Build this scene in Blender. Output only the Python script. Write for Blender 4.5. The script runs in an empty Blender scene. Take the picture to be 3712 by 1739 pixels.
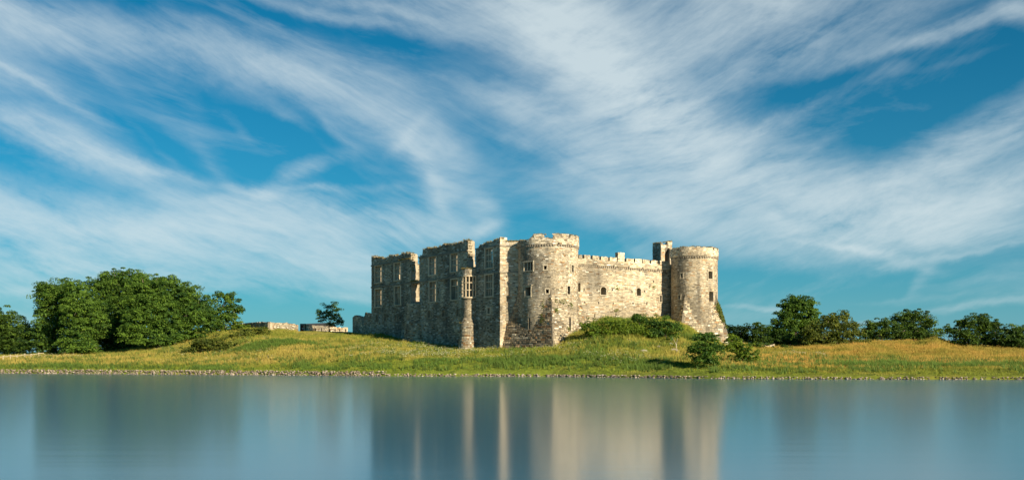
import bpy, math, random
import numpy as np
from mathutils import Vector, Matrix
from mathutils.geometry import delaunay_2d_cdt

SC = bpy.context.scene
COL = SC.collection
rng = np.random.default_rng(7)
random.seed(7)
R_ = math.radians

# ------------------------------------------------------------------ camera
F = 3609.0; CX = 1856.0; HY = 1304.0; ZC = 2.5        # focal length and principal point in photo pixels, eye height (m)
cam = bpy.data.cameras.new('camera')
cam.sensor_width = 36.0
cam.lens = 36.0 * F / 3712.0
cam.shift_y = (HY - 1739 / 2) / 3712.0
cam.clip_start = 0.5; cam.clip_end = 20000
camo = bpy.data.objects.new('camera', cam)
camo.location = (0, 0, ZC); camo.rotation_euler = (math.pi / 2, 0, 0)
COL.objects.link(camo); SC.camera = camo

# ------------------------------------------------------------------ view
SC.view_settings.view_transform = 'Standard'
SC.view_settings.look = 'None'
SC.view_settings.exposure = 0.75
SC.view_settings.gamma = 1.0
SC.view_settings.use_curve_mapping = False

# ------------------------------------------------------------------ sun
SUN_AZ, SUN_EL = 136.5, 23.0                            # degrees clockwise from +Y, above the horizon
sd = Vector((math.sin(R_(SUN_AZ)) * math.cos(R_(SUN_EL)), math.cos(R_(SUN_AZ)) * math.cos(R_(SUN_EL)), math.sin(R_(SUN_EL))))
sl = bpy.data.lights.new('sun', 'SUN'); sl.energy = 5.0; sl.angle = R_(0.5); sl.color = (1.0, 0.85, 0.63)
so = bpy.data.objects.new('sun', sl); so.rotation_euler = sd.to_track_quat('Z', 'Y').to_euler(); so.location = (60, -60, 80)
COL.objects.link(so)

# ------------------------------------------------------------------ sky
world = bpy.data.worlds.new('World'); SC.world = world; world.use_nodes = True
wt = world.node_tree; WN = wt.nodes; WL = wt.links
def wn(kind, **kw):
    n = WN.new(kind)
    for k, v in kw.items(): setattr(n, k, v)
    return n
def wmath(op, a, b=None, c=None, clamp=False):
    n = wn('ShaderNodeMath', operation=op, use_clamp=clamp)
    for i, x in enumerate((a, b, c)):
        if x is None: continue
        if isinstance(x, (int, float)): n.inputs[i].default_value = x
        else: WL.new(x, n.inputs[i])
    return n.outputs[0]
def wvec(op, a, b=None):
    n = wn('ShaderNodeVectorMath', operation=op)
    for i, x in enumerate((a, b)):
        if x is None: continue
        if isinstance(x, (tuple, list)): n.inputs[i].default_value = x
        elif isinstance(x, (int, float)): n.inputs['Scale'].default_value = x
        else: WL.new(x, n.inputs[i])
    return n.outputs[1] if op == 'DOT_PRODUCT' else n.outputs[0]
def wnoise(vec, scale, detail=6, rough=0.55, dist=0.0):
    n = wn('ShaderNodeTexNoise'); WL.new(vec, n.inputs['Vector'])
    n.inputs['Scale'].default_value = scale; n.inputs['Detail'].default_value = detail
    n.inputs['Roughness'].default_value = rough; n.inputs['Distortion'].default_value = dist
    return n
bg = WN['Background']
sky = wn('ShaderNodeTexSky', sky_type='NISHITA', sun_disc=False)
sky.sun_elevation = R_(SUN_EL); sky.sun_rotation = R_(SUN_AZ); sky.altitude = 0; sky.air_density = 1.0; sky.dust_density = 0.0; sky.ozone_density = 5.0
tint = wn('ShaderNodeHueSaturation'); tint.inputs['Hue'].default_value = .49; tint.inputs['Saturation'].default_value = 1.24
pre = wn('ShaderNodeMix', data_type='RGBA', blend_type='MULTIPLY'); pre.inputs['Factor'].default_value = 1.0
WL.new(sky.outputs[0], pre.inputs['A']); pre.inputs['B'].default_value = (.33, .80, .90, 1); WL.new(pre.outputs['Result'], tint.inputs['Color'])
tc = wn('ShaderNodeTexCoord')
D0 = wvec('NORMALIZE', tc.outputs['Generated'])
# wind-blown warp of the direction before the cirrus bands are evaluated
w1 = wnoise(D0, 5.0, 3, 0.5); w2 = wnoise(D0, 17.0, 5, 0.6)
o1 = wvec('SCALE', wvec('SUBTRACT', w1.outputs['Color'], (0.5, 0.5, 0.5)), 0.035)
o2 = wvec('SCALE', wvec('SUBTRACT', w2.outputs['Color'], (0.5, 0.5, 0.5)), 0.022)
DW = wvec('ADD', wvec('ADD', D0, o1), o2)
# cirrus bands: heading of the centre (x, y in the 2576-wide view), half length, half width, slope, amount
BANDS = [
 (30,50,150,45,12,.62),(260,95,260,40,13,.5),(520,140,240,34,13,.42),(720,175,160,28,14,.38),
 (800,230,260,46,22,.34),(980,300,200,66,35,.34),(1100,380,140,55,50,.32),(1020,335,55,11,-48,.3),(1060,400,90,20,48,.34),(880,160,170,36,15,.14),
 (800,28,270,13,8,.4),(1120,66,220,20,14,.36),(980,20,260,14,6,.25),
 (1350,30,170,85,20,.95),(1450,110,200,78,42,.85),(1560,220,190,72,42,.75),(1700,330,200,72,38,.75),(1880,430,220,76,28,.66),(2100,490,260,66,12,.55),(2350,510,260,55,-8,.5),
 (1250,245,160,34,15,.33),(1330,300,150,40,30,.4),(1500,380,180,56,35,.46),(1650,470,220,56,28,.45),(1480,490,150,42,15,.36),(1750,560,260,40,10,.34),
 (2300,420,240,44,-24,.45),(2500,330,170,46,-32,.45),(2480,500,200,38,-18,.45),(2200,570,300,36,-3,.42),(2500,580,200,22,-6,.36),
 (1750,80,260,85,-20,.42),(2000,60,260,76,-22,.38),(1900,190,230,30,-20,.40),(2130,150,140,24,-18,.28),(2350,95,190,15,-14,.48),(2300,30,240,38,-18,.26),(2560,30,60,28,35,.38),
 (60,330,160,28,20,.45),(230,385,190,28,18,.58),(400,430,100,10,14,.55),(180,330,200,46,28,.26),(50,200,120,8,30,.38),(440,320,150,22,44,.10),(520,350,120,36,60,.12),
 (80,520,240,46,10,.4),(250,600,330,56,8,.5),(550,550,240,36,-6,.44),(700,560,260,50,2,.5),(640,630,380,42,4,.5),(950,580,170,32,6,.44),(1080,560,110,34,8,.62),(300,680,330,28,4,.4),(900,660,230,28,6,.4),(100,650,200,38,4,.4),
 (730,450,90,20,-24,.42),(640,490,60,10,10,.5),(680,505,60,18,0,.4),(790,490,60,7,5,.35),
 (1222,512,38,18,35,.42),(1232,578,34,12,-12,.6),(1100,480,80,26,60,.26),
 (2110,612,120,6,8,.45),(2260,640,90,10,14,.42),(2430,625,160,7,-8,.42),(2340,680,50,10,-50,.26),(1950,640,130,18,15,.2),
 (1900,775,90,7,4,.24),(2210,800,100,6,0,.26),(2510,765,110,8,-4,.32),(2300,740,150,9,0,.16),(790,745,110,7,6,.32),(60,720,130,11,5,.26),(200,725,420,34,3,.30),(720,715,320,28,4,.30),(120,790,300,22,2,.22),
 (154,256,95,9,31,0.17),(252,308,56,11,25,0.14),(432,395,98,9,39,0.10),(551,431,85,11,59,0.12),(610,320,67,15,46,0.11),(712,288,76,11,32,0.19),(854,328,75,11,37,0.19),(907,414,99,13,22,0.14),(950,462,83,9,22,0.13),(1014,526,50,13,9,0.13),(1191,517,111,13,47,0.15),(1117,503,57,13,62,0.19),(1296,350,52,15,23,0.14),(1431,408,107,9,27,0.16),(365,474,65,11,21,0.14),(476,504,82,15,0,0.15),(569,499,87,9,-15,0.19),(807,424,93,13,-29,0.13),(914,480,119,9,-9,0.17),(1894,343,60,11,-34,0.20),(2030,391,56,9,-36,0.11),(1988,307,94,13,-19,0.16),(2239,189,54,15,-18,0.18),(2419,151,122,11,-10,0.11),(2098,559,69,9,-3,0.13),(1649,647,71,15,27,0.17),(2445,703,85,13,2,0.14),(1949,551,98,11,22,0.19),(220,160,112,13,38,0.18),(652,64,96,9,13,0.17),
 (2750,330,260,80,-24,.45),(2900,640,300,60,-8,.45),(-300,80,300,60,12,.5),(-350,450,320,90,16,.45),(-500,640,300,60,4,.4),
 (700,-160,380,70,14,.4),(1300,-190,330,110,24,.6),(2200,-170,420,90,-20,.4),(3400,300,500,120,-14,.4),(-1100,260,500,130,14,.4),
]
acc = None
for (x, y, hl, hw, ang, amt) in BANDS:
    u = (x * 1.441 - CX) / F; v = (HY - y * 1.441) / F
    c = Vector((u, 1, v)); k = c.length; c.normalize()
    right = Vector((c.y, -c.x, 0)).normalized(); up = right.cross(c)
    a = math.radians(ang); ax = right * math.cos(a) - up * math.sin(a); bx = right * math.sin(a) + up * math.cos(a)
    la = hl * 1.5 / F / k; lb = hw * 1.65 / F / k
    p = wvec('DOT_PRODUCT', DW, tuple(ax / la)); q = wvec('DOT_PRODUCT', DW, tuple(bx / lb))
    r2 = wmath('MULTIPLY_ADD', q, q, wmath('MULTIPLY', p, p))
    g = wmath('POWER', 0.45, r2)
    acc = wmath('MULTIPLY_ADD', g, amt, acc if acc is not None else 0.0)
# fibrous texture, combed down to the right on the left of the sky and up to the right on the right of it
def combed(roll, sx, sz, seed):
    m = wn('ShaderNodeMapping'); m.inputs['Rotation'].default_value = (0, R_(roll), 0)
    m.inputs['Scale'].default_value = (1, 1, 1); m.inputs['Location'].default_value = (seed, seed * .7, 0)
    WL.new(wvec('ADD', D0, o1), m.inputs['Vector'])
    s = wvec('MULTIPLY', m.outputs[0], (sx, sx, sz))
    return wnoise(s, 1.0, 10, 0.66, 0.45).outputs['Fac']
fl = combed(-18, 3.6, 15.0, 3.1); fr = combed(17, 4.0, 16.0, 8.3)
sx = wn('ShaderNodeSeparateXYZ'); WL.new(D0, sx.inputs[0])
side = wmath('MULTIPLY_ADD', sx.outputs[0], 4.0, 0.42, clamp=True)
fl2 = combed(-26, 11.0, 70.0, 5.7); fr2 = combed(24, 12.0, 50.0, 1.9)
inv = wmath('SUBTRACT', 1.0, side)
fib = wmath('ADD', wmath('MULTIPLY', fr, side), wmath('MULTIPLY', fl, inv))
fib2 = wmath('ADD', wmath('MULTIPLY', fr2, side), wmath('MULTIPLY', fl2, inv))
fine = wnoise(wvec('MULTIPLY', DW, (22, 22, 60)), 1.0, 6, 0.6).outputs['Fac']
tex = wmath('MULTIPLY_ADD', wmath('SUBTRACT', fib, 0.5), 3.2, 0.9)
tex = wmath('MULTIPLY_ADD', wmath('SUBTRACT', fib2, 0.5), 1.2, tex)
tex = wmath('MULTIPLY_ADD', wmath('SUBTRACT', fine, 0.5), 0.9, tex)
dens = wmath('SUBTRACT', wmath('MULTIPLY', wmath('MULTIPLY', acc, .56), wmath('MAXIMUM', tex, .1)), .03, clamp=True)
veil = wmath('MULTIPLY', wmath('SUBTRACT', fib, 0.5, clamp=True), 0.5)
dens = wmath('ADD', dens, veil)
alpha = wmath('MULTIPLY', wmath('SUBTRACT', 1.0, wmath('POWER', 0.17, dens)), .97)       # optical depth to cover
hz = wn('ShaderNodeMix', data_type='RGBA')                          # pale summer haze low over the horizon, all round
WL.new(wmath('MULTIPLY', wmath('POWER', 2.718, wmath('MULTIPLY', wmath('MAXIMUM', sx.outputs[2], 0.0), -10.0)), .92), hz.inputs['Factor'])
WL.new(tint.outputs[0], hz.inputs['A']); hz.inputs['B'].default_value = (2.3, 4.9, 6.1, 1)
cm = wn('ShaderNodeMix', data_type='RGBA')
WL.new(alpha, cm.inputs['Factor']); WL.new(hz.outputs['Result'], cm.inputs['A']); cm.inputs['B'].default_value = (8.3, 9.5, 9.8, 1)
WL.new(cm.outputs['Result'], bg.inputs['Color']); bg.inputs['Strength'].default_value = 0.05
world.cycles.sampling_method = 'MANUAL'; world.cycles.sample_map_resolution = 512

# ------------------------------------------------------------------ helpers
def at(px, py, Y):
    return np.array(((px - CX) / F * Y, Y, ZC + (HY - py) / F * Y))
def vnoise(x, y, seed=0):
    xi = np.floor(x).astype(np.int64); yi = np.floor(y).astype(np.int64); fx = x - xi; fy = y - yi
    fx = fx * fx * (3 - 2 * fx); fy = fy * fy * (3 - 2 * fy)
    def h(a, b):
        n = (a * 374761393 + b * 668265263 + seed * 1274126177) & 0x7fffffff
        n = ((n ^ (n >> 13)) * 1274126177) & 0x7fffffff
        n = n ^ (n >> 16)
        return (n & 0xffff) / 65535.0
    return (h(xi, yi) * (1 - fx) + h(xi + 1, yi) * fx) * (1 - fy) + (h(xi, yi + 1) * (1 - fx) + h(xi + 1, yi + 1) * fx) * fy
def fbm(x, y, seed=0, oct=4):
    x = np.asarray(x, float); y = np.asarray(y, float); s = 0; a = .5; t = 0
    for i in range(oct):
        s = s + a * vnoise(x * 2 ** i, y * 2 ** i, seed + i * 17); t += a; a *= .5
    return s / t
def tag(o, label=None, cat=None, group=None, kind=None):
    if label: o['label'] = label
    if cat: o['category'] = cat
    if group: o['group'] = group
    if kind: o['kind'] = kind
    return o
def empty(name, loc=(0, 0, 0)):
    o = bpy.data.objects.new(name, None); o.location = loc; o.empty_display_size = 0.5; COL.objects.link(o); return o
def link(name, me, mat, parent=None):
    o = bpy.data.objects.new(name, me)
    if mat is not None and not me.materials: me.materials.append(mat)
    COL.objects.link(o)
    if parent is not None:
        o.parent = parent
        p = parent; off = Vector((0, 0, 0))
        while p is not None: off += Vector(p.location); p = p.parent
        o.location = -off
    return o
def mk(name, V, Fc, mat, parent=None, col=None, smooth=False):
    """mesh object from vertices in world space; Fc an (n,k) array or a list of such arrays / of polygons"""
    V = np.asarray(V, np.float32).reshape(-1, 3)
    me = bpy.data.meshes.new(name)
    arrs = [Fc] if isinstance(Fc, np.ndarray) else Fc
    if len(arrs) and not isinstance(arrs[0], np.ndarray):
        by = {}
        for f in arrs: by.setdefault(len(f), []).append(f)
        arrs = [np.array(v, np.int32) for v in by.values()]
    arrs = [a for a in arrs if len(a)]
    me.vertices.add(len(V)); me.vertices.foreach_set('co', V.ravel())
    tot = sum(a.size for a in arrs); np_ = sum(len(a) for a in arrs)
    me.loops.add(tot); me.loops.foreach_set('vertex_index', np.concatenate([a.ravel() for a in arrs]).astype(np.int32))
    me.polygons.add(np_)
    lens = np.concatenate([np.full(len(a), a.shape[1]) for a in arrs]); starts = np.concatenate([[0], np.cumsum(lens)[:-1]])
    me.polygons.foreach_set('loop_start', starts.astype(np.int32)); me.polygons.foreach_set('loop_total', lens.astype(np.int32))
    me.polygons.foreach_set('use_smooth', np.full(np_, bool(smooth)))
    me.update(calc_edges=True); me.validate()
    if col is not None:
        c = np.ones((len(V), 4), np.float32); c[:, :3] = col
        at_ = me.color_attributes.new('Col', 'FLOAT_COLOR', 'POINT'); at_.data.foreach_set('color', c.ravel())
    return link(name, me, mat, parent)
class MB:
    """collects vertices, faces and a colour per vertex"""
    def __init__(s): s.v = []; s.f = []; s.c = []; s.n = 0
    def add(s, V, Fs, col=(.3, .27, .22)):
        V = np.asarray(V, float).reshape(-1, 3)
        for f in Fs: s.f.append(tuple(int(i) + s.n for i in f))
        s.v.append(V); s.c.append(np.broadcast_to(np.asarray(col, float), V.shape).copy()); s.n += len(V)
    def box(s, c, h, ax=None, col=(.3, .27, .22), jit=0.0):
        """centre, half sizes, axes (3x3 rows)"""
        ax = np.eye(3) if ax is None else np.asarray(ax, float)
        g = np.array([(x, y, z) for x in (-1, 1) for y in (-1, 1) for z in (-1, 1)], float)
        V = np.asarray(c, float) + (g * np.asarray(h, float)) @ ax
        if jit: V = V + rng.normal(0, jit, V.shape)
        s.add(V, [(0, 1, 3, 2), (4, 6, 7, 5), (0, 4, 5, 1), (2, 3, 7, 6), (0, 2, 6, 4), (1, 5, 7, 3)], col)
    def tube(s, pts, rad, seg=6, col=(.3, .27, .22), cap=True):
        pts = np.asarray(pts, float); n = len(pts); V = []
        for i in range(n):
            d = pts[min(i + 1, n - 1)] - pts[max(i - 1, 0)]; d = d / (np.linalg.norm(d) + 1e-9)
            a = np.cross(d, (0.13, 0.97, 0.2)); a /= np.linalg.norm(a) + 1e-9; b = np.cross(d, a)
            for k in range(seg):
                t = 2 * math.pi * k / seg; V.append(pts[i] + rad[i] * (a * math.cos(t) + b * math.sin(t)))
        Fs = [(i * seg + k, i * seg + (k + 1) % seg, (i + 1) * seg + (k + 1) % seg, (i + 1) * seg + k) for i in range(n - 1) for k in range(seg)]
        if cap: Fs.append(tuple(range(seg))[::-1]); Fs.append(tuple((n - 1) * seg + k for k in range(seg)))
        s.add(V, Fs, col)
    def build(s, name, mat, parent=None, smooth=False):
        return mk(name, np.concatenate(s.v), s.f, mat, parent, np.concatenate(s.c), smooth)

# ------------------------------------------------------------------ materials
def mat_new(name):
    m = bpy.data.materials.new(name); m.use_nodes = True
    nt = m.node_tree; return m, nt, nt.nodes, nt.links, nt.nodes['Principled BSDF']
def masonry(name, grain=9.0, bump=0.28, wet=0.35):
    m, nt, N, L, b = mat_new(name)
    b.inputs['Roughness'].default_value = 0.95; b.inputs['Specular IOR Level'].default_value = 0.2
    a = N.new('ShaderNodeAttribute'); a.attribute_name = 'Col'
    g = N.new('ShaderNodeNewGeometry')
    def nz(sc, det, vec=None, rough=.6):
        n = N.new('ShaderNodeTexNoise'); n.inputs['Scale'].default_value = sc; n.inputs['Detail'].default_value = det; n.inputs['Roughness'].default_value = rough
        L.new(vec if vec is not None else g.outputs['Position'], n.inputs['Vector']); return n.outputs['Fac']
    def rmp(f, p0, c0, p1, c1):
        r = N.new('ShaderNodeValToRGB'); e = r.color_ramp.elements
        e[0].position = p0; e[0].color = (*c0, 1); e[1].position = p1; e[1].color = (*c1, 1); L.new(f, r.inputs[0]); return r.outputs[0]
    def mixc(A, B, fac=1.0, mode='MULTIPLY'):
        x = N.new('ShaderNodeMix'); x.data_type = 'RGBA'; x.blend_type = mode
        if isinstance(fac, float): x.inputs['Factor'].default_value = fac
        else: L.new(fac, x.inputs['Factor'])
        for s_, c in (('A', A), ('B', B)):
            if isinstance(c, tuple): x.inputs[s_].default_value = (*c, 1)
            else: L.new(c, x.inputs[s_])
        return x.outputs['Result']
    fine = rmp(nz(grain, 8), .25, (.78, .77, .75), .75, (1.2, 1.19, 1.16))
    c = mixc(a.outputs['Color'], fine)
    # run-off stains: noise stretched down the wall
    mp = N.new('ShaderNodeMapping'); mp.inputs['Scale'].default_value = (1.1, 1.1, .16); L.new(g.outputs['Position'], mp.inputs['Vector'])
    st = rmp(nz(1.0, 5, mp.outputs[0]), .5, (1, 1, 1), .72, (1 - wet, 1 - wet, 1 - wet * .95))
    c = mixc(c, st)
    # pale lichen and dark algae blotches
    li = rmp(nz(1.7, 7, rough=.7), .6, (0, 0, 0), .72, (1, 1, 1)); c = mixc(c, mixc(c, (1.4, 1.4, 1.36)), li, 'MIX')
    L.new(c, b.inputs['Base Color'])
    bp = N.new('ShaderNodeBump'); bp.inputs['Strength'].default_value = bump; bp.inputs['Distance'].default_value = 0.03
    L.new(nz(grain * .7, 6), bp.inputs['Height']); L.new(bp.outputs[0], b.inputs['Normal'])
    return m
M = {}
M['stone'] = masonry('rubble_limestone')
M['dressed'] = masonry('dressed_limestone', 6.0, .25, .15)
M['shore_stone'] = masonry('shore_stone', 5.0, .5, .1)
def foliage(name, trans=.38, rough=.6):
    m, nt, N, L, b = mat_new(name)
    b.inputs['Roughness'].default_value = rough; b.inputs['Specular IOR Level'].default_value = .25
    a = N.new('ShaderNodeAttribute'); a.attribute_name = 'Col'; L.new(a.outputs['Color'], b.inputs['Base Color'])
    t = N.new('ShaderNodeBsdfTranslucent'); x = N.new('ShaderNodeMix'); x.data_type = 'RGBA'; x.blend_type = 'MULTIPLY'; x.inputs['Factor'].default_value = 1
    L.new(a.outputs['Color'], x.inputs['A']); x.inputs['B'].default_value = (1.3, 1.35, .6, 1); L.new(x.outputs['Result'], t.inputs['Color'])
    ms = N.new('ShaderNodeMixShader'); ms.inputs[0].default_value = trans
    L.new(b.outputs[0], ms.inputs[1]); L.new(t.outputs[0], ms.inputs[2]); L.new(ms.outputs[0], N['Material Output'].inputs['Surface'])
    return m
M['leaf'] = foliage('broad_leaves'); M['grass'] = foliage('grass_blades', .3, .7)
def plain(name, rough=.8, grain=4.0, amt=.35, spec=.2):
    m, nt, N, L, b = mat_new(name)
    b.inputs['Roughness'].default_value = rough; b.inputs['Specular IOR Level'].default_value = spec
    a = N.new('ShaderNodeAttribute'); a.attribute_name = 'Col'; g = N.new('ShaderNodeNewGeometry')
    n = N.new('ShaderNodeTexNoise'); n.inputs['Scale'].default_value = grain; n.inputs['Detail'].default_value = 7; L.new(g.outputs['Position'], n.inputs['Vector'])
    r = N.new('ShaderNodeValToRGB'); e = r.color_ramp.elements; e[0].position = .25; e[1].position = .75
    e[0].color = (1 - amt, 1 - amt, 1 - amt, 1); e[1].color = (1 + amt, 1 + amt, 1 + amt, 1); L.new(n.outputs['Fac'], r.inputs[0])
    x = N.new('ShaderNodeMix'); x.data_type = 'RGBA'; x.blend_type = 'MULTIPLY'; x.inputs['Factor'].default_value = 1
    L.new(a.outputs['Color'], x.inputs['A']); L.new(r.outputs[0], x.inputs['B']); L.new(x.outputs['Result'], b.inputs['Base Color'])
    bp = N.new('ShaderNodeBump'); bp.inputs['Strength'].default_value = .5; bp.inputs['Distance'].default_value = .05; L.new(n.outputs['Fac'], bp.inputs['Height']); L.new(bp.outputs[0], b.inputs['Normal'])
    return m
M['bark'] = plain('bark', .9, 6.0); M['wood'] = plain('weathered_wood', .8, 8.0); M['soil'] = plain('turf', .95, 1.6, .4); M['metal'] = plain('galvanised_steel', .5, 3.0, .1, .5)
# water: still pond smoothed by small ripples
m, nt, N, L, b = mat_new('pond_water')
b.inputs['Base Color'].default_value = (.02, .11, .17, 1); b.inputs['IOR'].default_value = 2.9; b.inputs['Roughness'].default_value = .15
b.inputs['Specular IOR Level'].default_value = .5
g = N.new('ShaderNodeNewGeometry'); mp = N.new('ShaderNodeMapping'); mp.inputs['Scale'].default_value = (.035, .9, 1); L.new(g.outputs['Position'], mp.inputs['Vector'])
n = N.new('ShaderNodeTexNoise'); n.inputs['Scale'].default_value = 1.0; n.inputs['Detail'].default_value = 4; L.new(mp.outputs[0], n.inputs['Vector'])
bp = N.new('ShaderNodeBump'); bp.inputs['Strength'].default_value = .35; bp.inputs['Distance'].default_value = .014; L.new(n.outputs['Fac'], bp.inputs['Height']); L.new(bp.outputs[0], b.inputs['Normal'])
M['water'] = m

# ------------------------------------------------------------------ terrain
SH = np.array([(-900, 205), (0, 188), (820, 168.6), (1420, 155.6), (2000, 150.4), (2600, 133), (3000, 129.5), (3712, 127), (4600, 122)], float)
def shore_y(px): return np.interp(px, SH[:, 0], SH[:, 1])
COLS = [
 (-900, [(216, 1.5), (232, 2.6), (245, 3.3), (300, 4)]),
 (0, [(199, 1.5), (214, 2.6), (226, 3.3), (300, 4)]),
 (400, [(190, 1.5), (205, 2.9), (216, 3.7), (240, 5), (280, 5)]),
 (700, [(183, 1.6), (194, 3.2), (204, 4.4), (216, 6.2), (232, 9), (260, 9)]),
 (800, [(182, 1.6), (192, 3.2), (200, 4.3), (206, 5.0), (214, 6.8), (224, 8.6), (235, 9.2), (260, 9)]),
 (900, [(180, 1.7), (189, 3.4), (194, 4.4), (199, 6.2), (203, 6.7), (209, 7.0), (214, 8.2), (225, 9.3), (250, 9.6)]),
 (1030, [(176, 1.7), (184, 3.2), (190, 4.4), (195, 6.0), (200, 6.4), (208, 6.9), (214, 8.1), (224, 9.1), (250, 9.4)]),
 (1150, [(172, 1.8), (179, 3.3), (188, 4.7), (196, 5.6), (207, 7.0), (220, 8.8), (236, 9.4), (250, 9.4)]),
 (1350, [(166, 2.6), (175, 3.7), (190, 5.3), (203, 6.8), (214, 8), (240, 9)]),
 (1600, [(161, 2.2), (172, 3.3), (183, 4.2), (191, 5), (205, 6), (240, 8)]),
 (1813, [(159, 2.3), (166, 3.2), (175, 4.1), (200, 6), (240, 8)]),
 (2000, [(156, 2.3), (161, 3.2), (166, 4.2), (175, 5), (200, 7), (240, 8)]),
 (2070, [(155, 2.3), (160, 3.3), (165, 4.6), (170, 6.2), (175, 7), (200, 8), (240, 8)]),
 (2200, [(153, 2.4), (159, 3.6), (164, 5.2), (169, 7.4), (174, 9.2), (178, 9.8), (200, 9.6), (240, 9)]),
 (2400, [(148, 2.3), (157, 3.3), (166, 5.4), (172, 7.8), (177, 9.3), (186, 9.8), (240, 9)]),
 (2480, [(146, 2.2), (156, 3.0), (165, 4.8), (172, 6.8), (177, 8.2), (186, 8.6), (240, 9)]),
 (2560, [(145, 2.1), (156, 3.0), (166, 4.3), (176, 6), (184, 6.6), (200, 7), (240, 8)]),
 (2640, [(143, 1.9), (156, 2.9), (170, 3.8), (183, 4.9), (200, 5.5), (240, 7)]),
 (2800, [(140, 1.2), (165, 3.1), (180, 3.4), (195, 4.6), (215, 5.2), (240, 5)]),
 (3100, [(136, 1.1), (150, 1.8), (175, 2.9), (190, 4.6), (205, 6.2), (225, 6.5), (260, 6)]),
 (3330, [(136, 1.1), (150, 1.8), (175, 2.8), (190, 4.4), (205, 6.0), (225, 6.2), (260, 6)]),
 (3390, [(136, 1.1), (150, 1.8), (175, 2.8), (190, 4.8), (203, 7.1), (225, 6.6), (260, 6)]),
 (3460, [(136, 1.1), (150, 1.8), (175, 2.8), (190, 4.2), (205, 5.6), (225, 6.0), (260, 6)]),
 (3600, [(136, 1.1), (150, 1.8), (175, 2.8), (195, 4.5), (220, 5.2), (260, 6)]),
 (3712, [(136, 1.1), (150, 1.8), (175, 2.8), (195, 4.4), (220, 5.2), (260, 6)]),
 (4600, [(136, 1.1), (150, 1.8), (175, 3.1), (195, 5), (220, 6), (260, 6)]),
]
def ground_z(X, Y):
    X = np.asarray(X, float); Y = np.asarray(Y, float); X, Y = np.broadcast_arrays(X, Y)
    Ys = np.maximum(Y, 1.0); px = np.clip(CX + F * X / Ys, -900, 4600)
    zs = np.zeros(X.shape); cp = np.array([c[0] for c in COLS], float)
    idx = np.clip(np.searchsorted(cp, px) - 1, 0, len(cp) - 2); fr = (px - cp[idx]) / (cp[idx + 1] - cp[idx]); fr = fr * fr * (3 - 2 * fr) * .5 + fr * .5
    for i, (p, prof) in enumerate(COLS):
        use0 = idx == i; use1 = idx == i - 1
        if not (use0.any() or use1.any()): continue
        for use, wgt in ((use0, 1 - fr), (use1, fr)):
            if not use.any(): continue
            s = shore_y(px[use]); y = Y[use]; rel = y - s; y0 = prof[0][0] - shore_y(p)
            # near the water follow the true shoreline, further in the profile of the column
            pa = np.array([(q[0] - shore_y(p), q[1]) for q in prof])
            xs = np.concatenate([[-400, -4, 0, .9], pa[:, 0], [230, 500]]); z_ = np.concatenate([[-2.5, -1.4, -.12, .5], pa[:, 1], [2.2, 1.5]])
            zs[use] += wgt[use] * np.interp(rel, xs, z_)
    land = np.clip((Y - shore_y(px) - 1.0) / 5, 0, 1)
    zs = zs + land * (.7 * (fbm(X * .11, Y * .11, 3) - .5) + .75 * (fbm(X * .42, Y * .42, 5) - .5))
    return zs
xs = np.concatenate([[-7000, -3500, -1800, -900, -500, -320, -220, -170], np.arange(-150, 131, .8), [145, 170, 220, 320, 500, 900, 1800, 3500, 7000]])
ys = np.concatenate([[-300, 20, 70, 95], np.arange(108, 290, .8), [295, 305, 325, 360, 420, 520, 700, 1000, 1800, 3500, 9000]])
GX, GY = np.meshgrid(xs, ys); GZ = ground_z(GX, GY)
nx, ny = len(xs), len(ys)
I = (np.arange(ny - 1)[:, None] * nx + np.arange(nx - 1)[None, :]).ravel()
gq = np.stack([I, I + 1, I + nx + 1, I + nx], 1)
def turf_colour(X, Y):
    """colour of the sward itself: lush by the water, ripe straw-coloured meadow above, mixed on the slopes"""
    px = CX + F * X / np.maximum(Y, 1); d = Y - shore_y(np.clip(px, -900, 4600))
    n1 = fbm(X * .06, Y * .16, 11); n2 = fbm(X * .35, Y * .5, 21); n3 = fbm(X * 1.3, Y * 1.3, 31)
    straw = np.clip((d - 8.5 - 11 * (n1 - .5)) / 6, 0, 1) * np.where(px > 2600, 1.15, .8)
    slope = np.clip((d - 27) / 10, 0, 1) * np.where((px > 2560) , .55, .45)
    # the rise below the castle walls is greener, the meadows left and right are riper
    mid = np.exp(-((px - 1700) / 420) ** 2) * np.clip((d - 9) / 6, 0, 1) * .75 + np.exp(-((px - 2330) / 160) ** 2) * .5
    for qx, qy, ra_, rb_, am in ((-46.5, 194.5, 9, 3.2, .9), (-55, 213, 9, 6, .7), (-66, 206, 9, 5, .5), (-37, 205, 6, 4, .5), (26, 166, 9, 7, .5)):
        mid = np.maximum(mid, am * np.exp(-((X - qx) / ra_) ** 2 - ((Y - qy) / rb_) ** 2))
    s = np.clip(straw * (1 - slope) * (1 - np.clip(mid, 0, 1)) + (n2 - .5) * 1.2 + (n1 - .5) * .9, 0, 1)[..., None]
    g_ = np.array((.19, .225, .027)); st = np.array((.42, .33, .085)) + np.clip((px - 2600) / 200, 0, 1)[..., None] * np.array((.05, -.01, -.01)); dk = np.array((.07, .11, .016))
    lush = np.clip(1 - d / 9, 0, 1)[..., None]; g_ = g_ * (1 - lush) + np.array((.20, .255, .028)) * lush
    c = g_ * (1 - s) + st * s
    k = np.clip((n3 - .5) * 2.8, 0, .85)[..., None] * (1 - s * .7)
    c = c * (1 - k) + dk * k
    right = np.clip((px - 2650) / 300, 0, 1)[..., None]
    return c * (1 - right * np.array((.05, .12, .1)))
gc = turf_colour(GX, GY).reshape(-1, 3) * .8
ground = mk('ground', np.stack([GX, GY, GZ], -1).reshape(-1, 3), gq, M['soil'], None, gc, True)
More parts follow.
